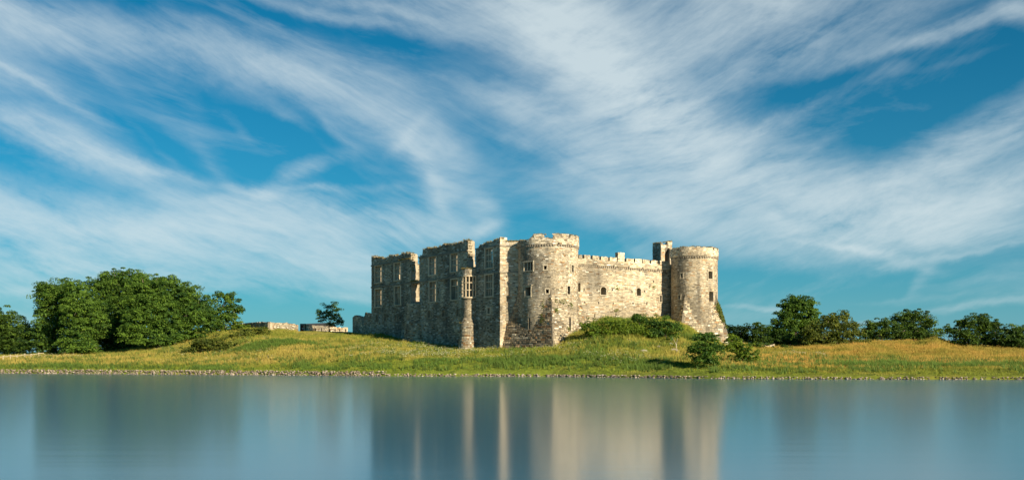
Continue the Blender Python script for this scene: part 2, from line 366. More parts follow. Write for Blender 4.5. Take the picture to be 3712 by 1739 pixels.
tag(ground, 'grassy bank and meadow rising from the pond to the castle', 'ground', kind='structure')
W = 9000.0
water = mk('water', [(-W, -600, 0), (W, -600, 0), (W, W, 0), (-W, W, 0)], [(0, 1, 2, 3)], M['water'], None, (.02, .1, .1))
tag(water, 'smooth blue mill pond mirroring the castle', 'water', kind='structure')

# ------------------------------------------------------------------ masonry builders
def P2(*a): return np.array(a, float)
def surf_plane(o, d, n, off=None):
    o = np.asarray(o, float); d = np.asarray(d, float); n = np.asarray(n, float)
    def f(s, z, inw=0.0):
        s = np.asarray(s, float); z = np.asarray(z, float)
        k = (off(s, z) if off is not None else 0.0) - inw
        p = np.empty(s.shape + (3,)); p[..., 0] = o[0] + s * d[0] + n[0] * k; p[..., 1] = o[1] + s * d[1] + n[1] * k; p[..., 2] = z
        q = np.zeros_like(p); q[..., 0] = n[0]; q[..., 1] = n[1]
        return p, q
    return f
def surf_round(C, R0, rf, face=(0.0, -1.0), side=(1.0, 0.0)):
    C = np.asarray(C, float); face = np.asarray(face, float); side = np.asarray(side, float)
    def pos(s, z, inw):
        th = s / R0; r = rf(th, z) - inw
        p = np.empty(np.shape(s) + (3,))
        for i in (0, 1): p[..., i] = C[i] + r * (face[i] * np.cos(th) + side[i] * np.sin(th))
        p[..., 2] = z; return p
    def f(s, z, inw=0.0):
        s = np.asarray(s, float); z = np.asarray(z, float); p = pos(s, z, inw)
        e = .03; a = pos(s + e, z, 0) - pos(s - e, z, 0); b_ = pos(s, z + e, 0) - pos(s, z - e, 0)
        q = np.cross(a, b_); q /= np.linalg.norm(q, axis=-1, keepdims=True) + 1e-9
        th = s / R0; outw = np.stack([face[0] * np.cos(th) + side[0] * np.sin(th), face[1] * np.cos(th) + side[1] * np.sin(th), np.zeros_like(th)], -1)
        q = np.where((q * outw).sum(-1, keepdims=True) < 0, -q, q)
        return p, q
    return f
def ray_plane(px, py, o, d):
    k = (px - CX) / F; s = (k * o[1] - o[0]) / (d[0] - k * d[1]); Y = o[1] + s * d[1]
    return s, ZC + (HY - py) / F * Y
def ray_round(px, py, C, R):
    k = (px - CX) / F; a = k * k + 1; b_ = -2 * (k * C[0] + C[1]); c = C[0] ** 2 + C[1] ** 2 - R * R
    disc = max(b_ * b_ - 4 * a * c, 0); Y = (-b_ - math.sqrt(disc)) / (2 * a)
    return math.atan2(k * Y - C[0], -(Y - C[1])), ZC + (HY - py) / F * Y
def inpoly(P, poly):
    x, y = P[:, 0], P[:, 1]; r = np.zeros(len(P), bool); n = len(poly)
    for i in range(n):
        x0, y0 = poly[i]; x1, y1 = poly[(i + 1) % n]
        if y0 == y1: continue
        c = (y0 > y) != (y1 > y); r ^= c & (x < (x1 - x0) * (y - y0) / (y1 - y0) + x0)
    return r
def dens(poly, sp):
    out = []; n = len(poly)
    for i in range(n):
        a = np.array(poly[i], float); b_ = np.array(poly[(i + 1) % n], float); k = max(1, int(np.linalg.norm(b_ - a) / sp))
        out += [a + (b_ - a) * j / k for j in range(k)]
    return np.array(out)
def rect(s0, s1, z0, z1): return [(s0, z0), (s1, z0), (s1, z1), (s0, z1)]
def arch(s0, s1, z0, z1, point=1.0):
    r = (s1 - s0) / 2; zc = z1 - r * point; p = [(s0, z0), (s1, z0)]
    for i in range(0, 9): t = math.pi * i / 8; p.append((s0 + r + r * math.cos(t), zc + r * point * math.sin(t)))
    return p
def ragged(poly, amp, sp=.3):
    q = dens(poly, sp); return [tuple(p) for p in q + rng.uniform(-amp, amp, q.shape)]
def panel(name, outline, holes, surf, mat, parent, sp=.6, depth=1.0, back=True, cols=None, closed=True, mortar=(.19, .165, .125), rev=(.42, .36, .265), rev_end=True):
    ol = dens(outline, sp); hl = [dens(h, sp) for h in holes]
    pts = [ol] + hl; edges = []; n = 0
    for L_ in pts:
        k = len(L_); edges += [(n + i, n + (i + 1) % k) for i in range(k)]; n += k
    s0, s1 = ol[:, 0].min(), ol[:, 0].max(); z0, z1 = ol[:, 1].min(), ol[:, 1].max()
    gs = np.arange(s0 + sp, s1, sp)
    if cols is not None: gs = np.sort(np.concatenate([gs, cols]))
    g = np.stack(np.meshgrid(gs, np.arange(z0 + sp, z1, sp)), -1).reshape(-1, 2)
    keep = inpoly(g, ol)
    for h in hl: keep &= ~inpoly(g, h)
    allp = np.concatenate(pts + [g[keep]])
    v, e, f, *_ = delaunay_2d_cdt([Vector(p) for p in allp], edges, [], 0, 1e-4)
    V = np.array([(p[0], p[1]) for p in v]); T = np.array([t for t in f if len(t) == 3])
    c = V[T].mean(1); ok = inpoly(c, ol)
    for h in hl: ok &= ~inpoly(c, h)
    T = T[ok]
    p0, _n = surf(V[:, 0], V[:, 1]); mort = np.asarray(mortar) * (0.75 + .5 * fbm(V[:, 0] * .7, V[:, 1] * .7, 4))[:, None]
    vs = [p0]; cs = [mort]; fs = [T]; n = len(p0)
    if back:
        p1, _n = surf(V[:, 0], V[:, 1], depth); vs.append(p1); cs.append(mort); fs.append(T[:, ::-1] + n); n += len(p1)
    for j, L_ in enumerate(pts):
        if j == 0 and not closed: continue
        a, _n = surf(L_[:, 0], L_[:, 1]); b_, _n = surf(L_[:, 0], L_[:, 1], depth); k = len(L_); i = np.arange(k)
        q = np.stack([i, (i + 1) % k, (i + 1) % k + k, i + k], 1) + n
        vs += [a, b_]; cs.append(np.broadcast_to(np.asarray(rev), (2 * k, 3)) * rng.uniform(.75, 1.25, (2 * k, 1))); fs.append(q); n += 2 * k
    return mk(name, np.concatenate(vs), fs, mat, parent, np.concatenate(cs))
PAL = np.array([(.34, .295, .22), (.30, .262, .20), (.40, .355, .275), (.26, .235, .19), (.33, .27, .18), (.22, .195, .15), (.46, .42, .34)])
def stone_cols(P, contrast=1.0, seed=0):
    n = len(P); i = rng.choice(len(PAL), n, p=[.26, .2, .16, .14, .1, .09, .05]); c = PAL[i]; c = (c * min(1, contrast * .75) + PAL.mean(0) * (1 - min(1, contrast * .75))) * rng.lognormal(0, .13 * contrast, (n, 1)) * np.array((1.44, 1.41, 1.33)); pit = rng.random(n) < .08; c[pit] *= rng.uniform(.4, .75, (pit.sum(), 1))
    w = fbm(P[:, 0] * .35 - P[:, 1] * .2, P[:, 2] * .35, 40 + seed, 3); w = np.clip((w - .5) * 1.7 + .5, 0, 1)   # weathered zones
    v = fbm(P[:, 0] * .55 - P[:, 1] * .2, P[:, 2] * .12, 60 + seed, 2); v = np.clip((v - .52) * 4, 0, 1)         # run-off streaks down the face
    d_ = fbm(P[:, 0] * .8 - P[:, 1] * .3, P[:, 2] * .2, 90 + seed, 2); d_ = np.clip((d_ - .62) * 4, 0, 1)                 # pale lime drips
    c = c * (1 + .25 * d_[:, None])
    c = c * (0.62 + .74 * w)[:, None] * (1 - v[:, None] * np.array((.40, .37, .32)))
    li = rng.random(n) < .03 * contrast ** 3; c[li] = np.array((.62, .59, .5)) * rng.uniform(.9, 1.2, (li.sum(), 1))
    br = rng.random(n) < .05 * contrast ** 3; c[br] *= np.array((.8, .6, .45))
    return c
SQ = np.array([(4, 5, 6, 7), (0, 1, 5, 4), (1, 2, 6, 5), (2, 3, 7, 6), (3, 0, 4, 7)])
def lay_stones(surf, s0, s1, z0, z1, blocked=(), top=None, bot=None, ch=(.15, .26), ln=(.26, .7), prot=(.0, .045), gap=.022, contrast=1.0, seed=0, only=None, tilt=.004, vj=.35):
    """coursed rubble laid on a wall surface: returns vertices (n,8,3) and colours (n,3)"""
    out = []; z = z0
    while z < z1:
        h = rng.uniform(*ch)
        blk = sorted((b[0], b[1]) for b in blocked if b[3] > z + .02 and b[2] < z + h - .02)
        free = []; c = s0
        for a, b_ in blk:
            if a > c: free.append((c, a))
            c = max(c, b_)
        if c < s1: free.append((c, s1))
        for a, b_ in free:
            s = a - rng.uniform(0, .2) if a == s0 else a
            while s < b_ - .08:
                l = rng.uniform(*ln); e = min(s + l, b_)
                if b_ - e < .15: e = b_
                out.append((max(s, a), e, z, z + h)); s = e
        z += h
    Q = np.array(out); m = (Q[:, 0] + Q[:, 1]) / 2
    ok = np.ones(len(Q), bool)
    if top is not None: ok &= Q[:, 3] <= top(m) + .12
    if bot is not None: ok &= Q[:, 3] >= bot(m)
    if only is not None: ok &= only(m, (Q[:, 2] + Q[:, 3]) / 2)
    Q = Q[ok]; n = len(Q); g = gap / 2; h_ = g * vj
    j = lambda a: rng.uniform(-a, a, n)
    jl = j(.012) ; jr = j(.012)
    S = np.stack([Q[:, 0] + h_ + jl, Q[:, 1] - h_ + jr, Q[:, 1] - h_ - jr, Q[:, 0] + h_ - jl], 1)
    Z = np.stack([Q[:, 2] + g + j(.015), Q[:, 2] + g + j(.015), Q[:, 3] - g + j(.015), Q[:, 3] - g + j(.015)], 1)
    pi, _n = surf(S, Z, .05)
    cs = S.mean(1, keepdims=True); cz = Z.mean(1, keepdims=True)
    po, no = surf(cs + (S - cs) * (.985 if vj < 1 else .94), cz + (Z - cz) * .92)
    pr = rng.uniform(prot[0], prot[1], (n, 1)) + rng.uniform(-tilt, tilt, (n, 4))
    po = po + no * pr[..., None]
    V = np.concatenate([pi, po], 1); return V, stone_cols(V.mean(1), contrast, seed)
def join_stones(name, V, C, mat, parent):
    n = len(V); Fq = (SQ[None] + (np.arange(n) * 8)[:, None, None]).reshape(-1, 4)
    o = mk(name, V.reshape(-1, 3), Fq, mat, parent, np.repeat(C, 8, 0)); tag(o, kind='stuff'); return o
def single_stones(V, C, mat, parent, name='stone'):
    for v, c in zip(V, C): mk(name, v, SQ, mat, parent, np.repeat(c[None], 8, 0))
def bb(polys, m=.0): return [(min(p[0] for p in q) - m, max(p[0] for p in q) + m, min(p[1] for p in q) - m, max(p[1] for p in q) + m) for q in polys]

Z1 = lambda x, y: (1320 + x / 2.623, 830 + y / 2.623)
Z2 = lambda x, y: (1640 + x / 2.623, 830 + y / 2.623)
Z3 = lambda x, y: (2060 + x / 2.413, 830 + y / 2.413)
ST, DR = M['stone'], M['dressed']
castle = empty('castle', (8, 180, 4.5))
tag(castle, 'ruined limestone castle with round towers standing above the pond', 'castle')

# ---- hall range: long shaded front with big mullioned windows
fd = P2(-.588, .809); fn = P2(-.809, -.588); fo = P2(-2.1, 176.0)
FS = surf_plane(fo, fd, fn)
def f1(x, y): return ray_plane(*Z1(x, y), fo, fd)
S_END = f1(70, 262)[0]
tp = [f1(*q) for q in [(70, 262), (120, 268), (190, 285), (250, 255), (355, 244), (362, 232), (440, 230), (450, 250)]]
n1 = [f1(447, 500), f1(525, 495)]                       # broken bay: open to the sky above the string course
tp2 = [f1(*q) for q in [(531, 255), (553, 247), (557, 192), (612, 186), (640, 184), (735, 170), (742, 152), (880, 141), (890, 130), (945, 126), (950, 109), (985, 110)]]
n2 = [f1(990, 368), f1(1060, 362)]
tp3 = [f1(*q) for q in [(1062, 207), (1083, 206), (1090, 158), (1150, 138), (1284, 92)]]
prof = []
prof += tp + [(n1[0][0] + .02, tp[-1][1] - .4), (n1[0][0], n1[0][1]), (n1[1][0], n1[0][1]), (n1[1][0] - .02, tp2[0][1] - 1.2)]
prof += tp2 + [(n2[0][0] + .02, 20.9), (n2[0][0], n2[0][1]), (n2[1][0], n2[0][1]), (n2[1][0] - .02, tp3[0][1] - .3)] + tp3 + [(0.0, tp3[-1][1])]
prof = np.array(prof)
ps = prof[::-1]; ps_s = np.maximum.accumulate(ps[:, 0] + np.arange(len(ps)) * 1e-6)
def ftop(s): return np.interp(s, ps_s, ps[:, 1])
gs_ = np.arange(0, S_END, .42); tz = []
outl = [(S_END, 2.0)]
dd = dens([tuple(p) for p in prof] + [(0, 0)], .42)[:-40]
rag = []
for i, p in enumerate(prof[:-1]):
    q = prof[i + 1]; L_ = abs(q[0] - p[0]); k = max(1, int(L_ / .45)) if L_ > .3 else max(1, int(abs(q[1] - p[1]) / .5))
    for j in range(k):
        a = p + (q - p) * j / k; rag.append((a[0] + (rng.uniform(-.12, .12) if L_ < .3 and j else 0), a[1] + (rng.choice([0, 0, -.22, -.3, .12]) if L_ > .3 and j and a[1] > 19.5 else rng.uniform(-.05, .05))))
rag.append(tuple(prof[-1]))
outl = [(0.0, 1.0), (S_END, 1.0)] + rag
UP = [(103, 172, 350, 508), (287, 350, 322, 485), (615, 687, 263, 435), (822, 895, 232, 405), (1150, 1230, 183, 368)]
LO = [(103, 172, 570, 738), (290, 348, 545, 720), (620, 688, 500, 690), (825, 897, 478, 670), (1150, 1228, 433, 638)]
def fr(x0, x1, y0, y1):
    xm = (x0 + x1) / 2; sa = f1(x1, y0)[0]; sb = f1(x0, y0)[0]; zt = f1(xm, y0)[1]; zb = f1(xm, y1)[1]
    return sa, sb, zb, zt
big = [fr(*w) for w in UP + LO]
small = [(112, 132, 820, 880), (192, 212, 818, 872), (292, 312, 818, 868), (608, 630, 775, 840), (742, 768, 772, 832), (882, 902, 762, 825), (1180, 1190, 860, 892)]
sm = [fr(*w) for w in small]
duo = fr(1172, 1205, 748, 803)
holes = [rect(*w) for w in big] + [arch(*w, 1.2) if i in (0, 1, 3, 4) else rect(*w) for i, w in enumerate(sm)] + [rect(*duo)]
gap1 = (n1[1][0] - .02, n1[0][0] - .05, f1(447, 695)[1], f1(447, 522)[1]); holes.append(ragged(rect(*gap1), .1))
OT = 8.9                                                # the oriel's place along the front
ohole = (OT - 1.15, OT + 1.15, 13.95, 17.7); holes.append(rect(*ohole))
hall = panel('hall_range', outl, holes, FS, ST, castle, .9, 1.5)
tag(hall, 'long shaded hall front with rows of tall mullioned windows')
blk = bb(holes, .02) + [(n1[1][0], n1[0][0], n1[0][1], 40), (n2[1][0], n2[0][0], n2[0][1], 40)]
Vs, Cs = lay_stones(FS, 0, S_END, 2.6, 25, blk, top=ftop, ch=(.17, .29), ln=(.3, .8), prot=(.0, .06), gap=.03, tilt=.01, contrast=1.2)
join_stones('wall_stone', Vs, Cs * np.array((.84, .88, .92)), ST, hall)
# the sunlit return at the near corner, and the recessed wall between it and the round tower
RS = surf_plane(fo, -fn, -fd)
Vs, Cs = lay_stones(RS, 0, 1.5, 2.0, ftop(0.0), ch=(.2, .34), ln=(.35, .8), contrast=1.1); join_stones('wall_stone', Vs, Cs, ST, hall)
bo = fo - fn * 1.25
bd = P2(1.0, -.02); bn = P2(-.02, -1.0)
BS = surf_plane(bo, bd, bn)
btop = ray_plane(*Z2(560, 118), bo, bd)[1]
ol = [(-.6, 1), (6.0, 1), (6.0, btop)] + [(s, btop + rng.choice([0, -.3, .15])) for s in np.arange(5.4, .2, -.5)] + [(-.6, btop)]
rec = panel('recessed_wall', ol, [], BS, ST, castle, .9, 1.6)
Vs, Cs = lay_stones(BS, 0, 4.6, 2.0, btop - .2, ch=(.2, .34), ln=(.3, .9), contrast=1.1, seed=3); join_stones('wall_stone', Vs, Cs, ST, rec)
fax = np.array([(fd[0], fd[1], 0), (fn[0], fn[1], 0), (0, 0, 1)])
def on_front(s, z, out=0.0): return np.array((fo[0] + s * fd[0] + fn[0] * out, fo[1] + s * fd[1] + fn[1] * out, z))
def string_run(s0, s1, z, h, out, parent, o2=None, dd_=None):
    mb = MB(); s = s0
    while s < s1 - .05:
        l = min(rng.uniform(.7, 1.3), s1 - s)
        if True:
            c = on_front(s + l / 2, z + rng.uniform(-.015, .015), out * .5 - .05) if o2 is None else np.array((*(o2 + dd_ * (s + l / 2) + bn * (out * .5 - .05)), z))
            mb.box(c, (l / 2 - .012, out * .5 + .05, h / 2), fax if o2 is None else np.array([(bd[0], bd[1], 0), (bn[0], bn[1], 0), (0, 0, 1)]), np.array((.27, .24, .19)) * rng.uniform(.75, 1.2), .012)
        s += l
    return tag(mb.build('string_course', DR, parent), kind='stuff')
for a, b_ in ((0, n2[1][0] - .1), (n2[0][0] + .1, n1[1][0]), (n1[0][0] + .05, S_END)):
    string_run(a - (.15 if a == 0 else 0), b_, 18.1, .26, .2, hall)
    string_run(a - (.15 if a == 0 else 0), b_, 22.75, .24, .2, hall)
for z in (18.1, 22.75): string_run(0, 2.9, z, .25, .18, rec, bo, bd)
for z, w_ in ((18.1, .2), (22.75, .2)):
    mb = MB(); mb.box((*(fo - fn * .6 - fd * .08), z), (.68, .1, .13), np.array([(fn[0], fn[1], 0), (fd[0], fd[1], 0), (0, 0, 1)]), (.33, .29, .22), .01); mb.build('string_course', DR, hall)
def mullioned(w, nl, rows, parent, inset=.35, missing=(), name='mullioned_window'):
    """stone frame, mullions and transoms filling an opening on the hall front"""
    s0, s1, z0, z1 = w; mb = MB(); cc = lambda: np.array((.60, .50, .36)) * rng.uniform(.85, 1.15)
    fw = .17; mb.box(on_front(s0 - .06, (z0 + z1) / 2, .0), (fw * .8, .10, (z1 - z0) / 2 + .2), fax, cc()); mb.box(on_front(s1 + .06, (z0 + z1) / 2, .0), (fw * .8, .10, (z1 - z0) / 2 + .2), fax, cc())
    mb.box(on_front((s0 + s1) / 2, z1 + .09, .02), ((s1 - s0) / 2 + .1, .12, .12), fax, cc()); mb.box(on_front((s0 + s1) / 2, z0 - .08, .03), ((s1 - s0) / 2 + .1, .14, .11), fax, cc())
    zz = [z0] + [z0 + (z1 - z0) * r for r in rows] + [z1]
    for i in range(1, nl):
        s = s0 + (s1 - s0) * i / nl
        for r in range(len(zz) - 1):
            if (i, r) in missing: continue
            mb.box(on_front(s, (zz[r] + zz[r + 1]) / 2, -inset), (.065, .13, (zz[r + 1] - zz[r]) / 2), fax, cc())
    for r in range(1, len(zz) - 1):
        k = [i for i in range(nl) if ('t', i, r) not in missing]
        for i in k: mb.box(on_front(s0 + (s1 - s0) * (i + .5) / nl, zz[r], -inset + .003), ((s1 - s0) / nl / 2 + .002, .137, .075), fax, cc())
    return mb.build(name, DR, parent)
MISS = {6: {(3, 0), ('t', 3, 1), ('t', 2, 1)}, 8: {(3, 0), (3, 1), ('t', 3, 1), ('t', 2, 1)}, 1: {(2, 0)}}
for i, w in enumerate(big): mullioned(w, 4, (.36, .68), hall, missing=MISS.get(i, ()))
mullioned(duo, 2, (), hall, .2, name='small_window')
for i, w in enumerate(sm):
    s0, s1, z0, z1 = w; mb = MB()
    for s in (s0 - .08, s1 + .08):
        for k in range(4): mb.box(on_front(s, z0 + (z1 - z0) * (k + .5) / 4, .02), (.11, .09, (z1 - z0) / 8 - .01), fax, np.array((.33, .28, .2)) * rng.uniform(.8, 1.25), .015)
    mb.box(on_front((s0 + s1) / 2, z0 - .08, .03), ((s1 - s0) / 2 + .2, .1, .08), fax, (.33, .29, .22), .01)
    mb.build('window_surround', DR, hall)
mb = MB()                                               # inner side of the hall and its cross walls, roofless
IS = surf_plane(fo - fn * 9.0, fd, fn)
inner = panel('inner_wall', [(3, 1), (S_END, 1), (S_END, 20.5)] + [(s, 21.3 + rng.uniform(-.8, .5)) for s in np.arange(S_END - 1.5, 4, -1.5)] + [(3, 21.5)], [], IS, ST, castle, 1.5, 1.2)
Vs, Cs = lay_stones(IS, 3, S_END, 9, 20.3, ch=(.3, .45), ln=(.5, 1.1), seed=9); join_stones('wall_stone', Vs, Cs, ST, inner)
ES = surf_plane(fo + fd * (S_END - 1.4), -fn, fd)
endw = panel('end_wall', [(1.9, 1), (9, 1), (9, 15), (6, 17.5), (4, 20), (1.9, 21.5)], [], ES, ST, castle, 1.2, 1.2)

XS = surf_plane(fo + fd * (n1[0][0] + .1) - fn * 1.48, -fn, -fd)
xw = panel('cross_wall', [(0, 4), (7.4, 4), (7.4, 17.5), (5, 18.5), (3, 20.0), (1.6, 20.6), (.7, 21.6), (0, 22.3)], [], XS, ST, castle, .6, 1.0)
Vs, Cs = lay_stones(XS, .02, 7.3, 8, 22, top=lambda s_: np.interp(s_, [0, .7, 1.6, 3, 5, 7.4], [22.2, 21.5, 20.5, 19.9, 18.4, 17.4]), contrast=.9, ch=(.25, .4), ln=(.4, .9), seed=4); join_stones('wall_stone', Vs, Cs * 1.1, ST, xw)
# ---- oriel bay and the stump of its broken twin
def bay(O, prof_, name, label, ztop):
    O = np.asarray(O, float); pz = np.array([p[0] for p in prof_]); pr = np.array([p[1] for p in prof_])
    rf = lambda th, z: np.interp(z, pz, pr) / np.maximum(np.cos(np.clip(np.abs(th) - math.pi / 2, 0, .6)), .3)
    S = surf_round(O, 1.5, rf, fn, -fd); h = R_(98) * 1.5
    return S
oO = fo + fd * OT + fn * .55
oprof = [(0, 2.0), (5.9, 1.95), (5.95, 1.86), (9.0, 1.78), (9.6, 1.6), (10.2, 1.32), (13.5, 1.28), (13.75, 1.45), (13.8, 1.5)]
OS = bay(oO, oprof, 'oriel', '', 13.8); hh = R_(112) * 1.5
ohl = (R_(-20) * 1.5, R_(5) * 1.5, 11.0, 12.5)
ori = panel('oriel_bay', rect(-hh, hh, 1.5, 13.8), [arch(*ohl)], OS, ST, castle, .35, .45, back=False)
tag(ori, 'half-round bay with a sunlit mullioned oriel window')
Vs, Cs = lay_stones(OS, -hh, hh, 2.2, 9.1, (), ch=(.22, .36), ln=(.24, .45), prot=(.03, .08), vj=1.0, contrast=1.35, seed=5); join_stones('wall_stone', Vs, Cs, ST, ori)
Vs, Cs = lay_stones(OS, -hh, hh, 9.1, 13.4, bb([arch(*ohl)]), ch=(.16, .26), ln=(.22, .4), prot=(.03, .055), contrast=.9, seed=5); join_stones('wall_stone', Vs, Cs, ST, ori)
def arcbox(mb, O, r0, r1, a0, a1, z0, z1, n, col):
    V = []
    for i in range(n + 1):
        a = a0 + (a1 - a0) * i / n; d = fn * math.cos(a) - fd * math.sin(a)
        for r in (r0, r1):
            for z in (z0, z1): V.append((O[0] + d[0] * r, O[1] + d[1] * r, z))
    Fs = []
    for i in range(n):
        b_ = i * 4; c = b_ + 4
        Fs += [(b_, b_ + 1, c + 1, c), (b_ + 2, c + 2, c + 3, b_ + 3), (b_, c, c + 2, b_ + 2), (b_ + 1, b_ + 3, c + 3, c + 1)]
    Fs += [(0, 2, 3, 1), (n * 4, n * 4 + 1, n * 4 + 3, n * 4 + 2)]
    mb.add(V, Fs, col)
mb = MB(); A9 = R_(108); dc = (.60, .50, .35)
arcbox(mb, oO, 0.3, 1.6, -A9, A9, 13.78, 14.0, 20, dc)
arcbox(mb, oO, 0.3, 1.58, -A9, A9, 17.72, 17.92, 20, dc)
for z in (15.25, 16.6): arcbox(mb, oO, 1.34, 1.5, -A9, A9, z - .07, z + .07, 18, dc)
for i in range(9):
    a = -A9 + 2 * A9 * i / 8; d = fn * math.cos(a) - fd * math.sin(a); t = np.array((-d[1], d[0]))
    mb.box((oO[0] + d[0] * 1.425, oO[1] + d[1] * 1.425, 15.86), (.075, .105, 1.86), np.array([(t[0], t[1], 0), (d[0], d[1], 0), (0, 0, 1)]), dc)
mb.build('oriel_window', DR, ori)
mb = MB(); arcbox(mb, oO, 0.2, 1.44, -A9, A9, 17.95, 19.0, 18, (.34, .3, .22)); mb.build('oriel_parapet', ST, ori)
PS_ = surf_round(oO, 1.5, lambda th, z: 1.44 + 0 * th, fn, -fd)
Vs, Cs = lay_stones(PS_, -hh, hh, 17.98, 19.3, top=lambda s: 19.0 + .3 * (fbm(s * 1.2, s * 0, 4) > .5), ch=(.2, .3), ln=(.25, .6), contrast=1.2); join_stones('wall_stone', Vs, Cs, ST, ori)
mb = MB(); arcbox(mb, oO, 1.2, 1.86, -A9, A9, 9.0, 9.14, 18, (.36, .31, .23)); mb.build('string_course', DR, ori); mb = MB(); arcbox(mb, oO, 1.6, 2.02, -A9, A9, 5.86, 6.0, 18, (.36, .31, .23)); mb.build('string_course', DR, ori)
sO = fo + fd * 29.3
SS = bay(sO, [(0, 2.45), (8.5, 2.2), (10.0, 2.0), (10.5, 1.85), (14.2, 1.75)], 'stump', '', 14)
stp = panel('broken_bay', [(-hh, 1.5), (hh, 1.5)] + [(s, 13.75 + rng.uniform(-.25, .3)) for s in np.linspace(hh, -hh, 14)], [arch(R_(-50) * 1.5, R_(-24) * 1.5, 10.6, 12.6)], SS, ST, castle, .4, .5)
tag(stp, 'broken half-round bay with its oriel fallen away')
Vs, Cs = lay_stones(SS, -hh, hh, 3.5, 10.3, (), ch=(.22, .36), ln=(.24, .48), prot=(.03, .09), contrast=1.4, seed=6); join_stones('wall_stone', Vs, Cs, ST, stp)
Vs, Cs = lay_stones(SS, -hh, hh, 10.3, 13.7, [(R_(-50) * 1.5, R_(-24) * 1.5, 10.6, 12.6)], ch=(.18, .28), ln=(.24, .45), prot=(.03, .055), contrast=1.0, seed=6); join_stones('wall_stone', Vs, Cs, ST, stp)
mb = MB(); mb.add([(*(sO + fn * math.cos(a) * 1.7 - fd * math.sin(a) * 1.7), 13.6) for a in np.linspace(-1.6, 1.6, 12)], [tuple(range(12))], (.2, .19, .1)); mb.build('bay_floor', ST, stp)

QS = 1.0231
def zq(z): return 2.5 + (z - 2.5) * QS
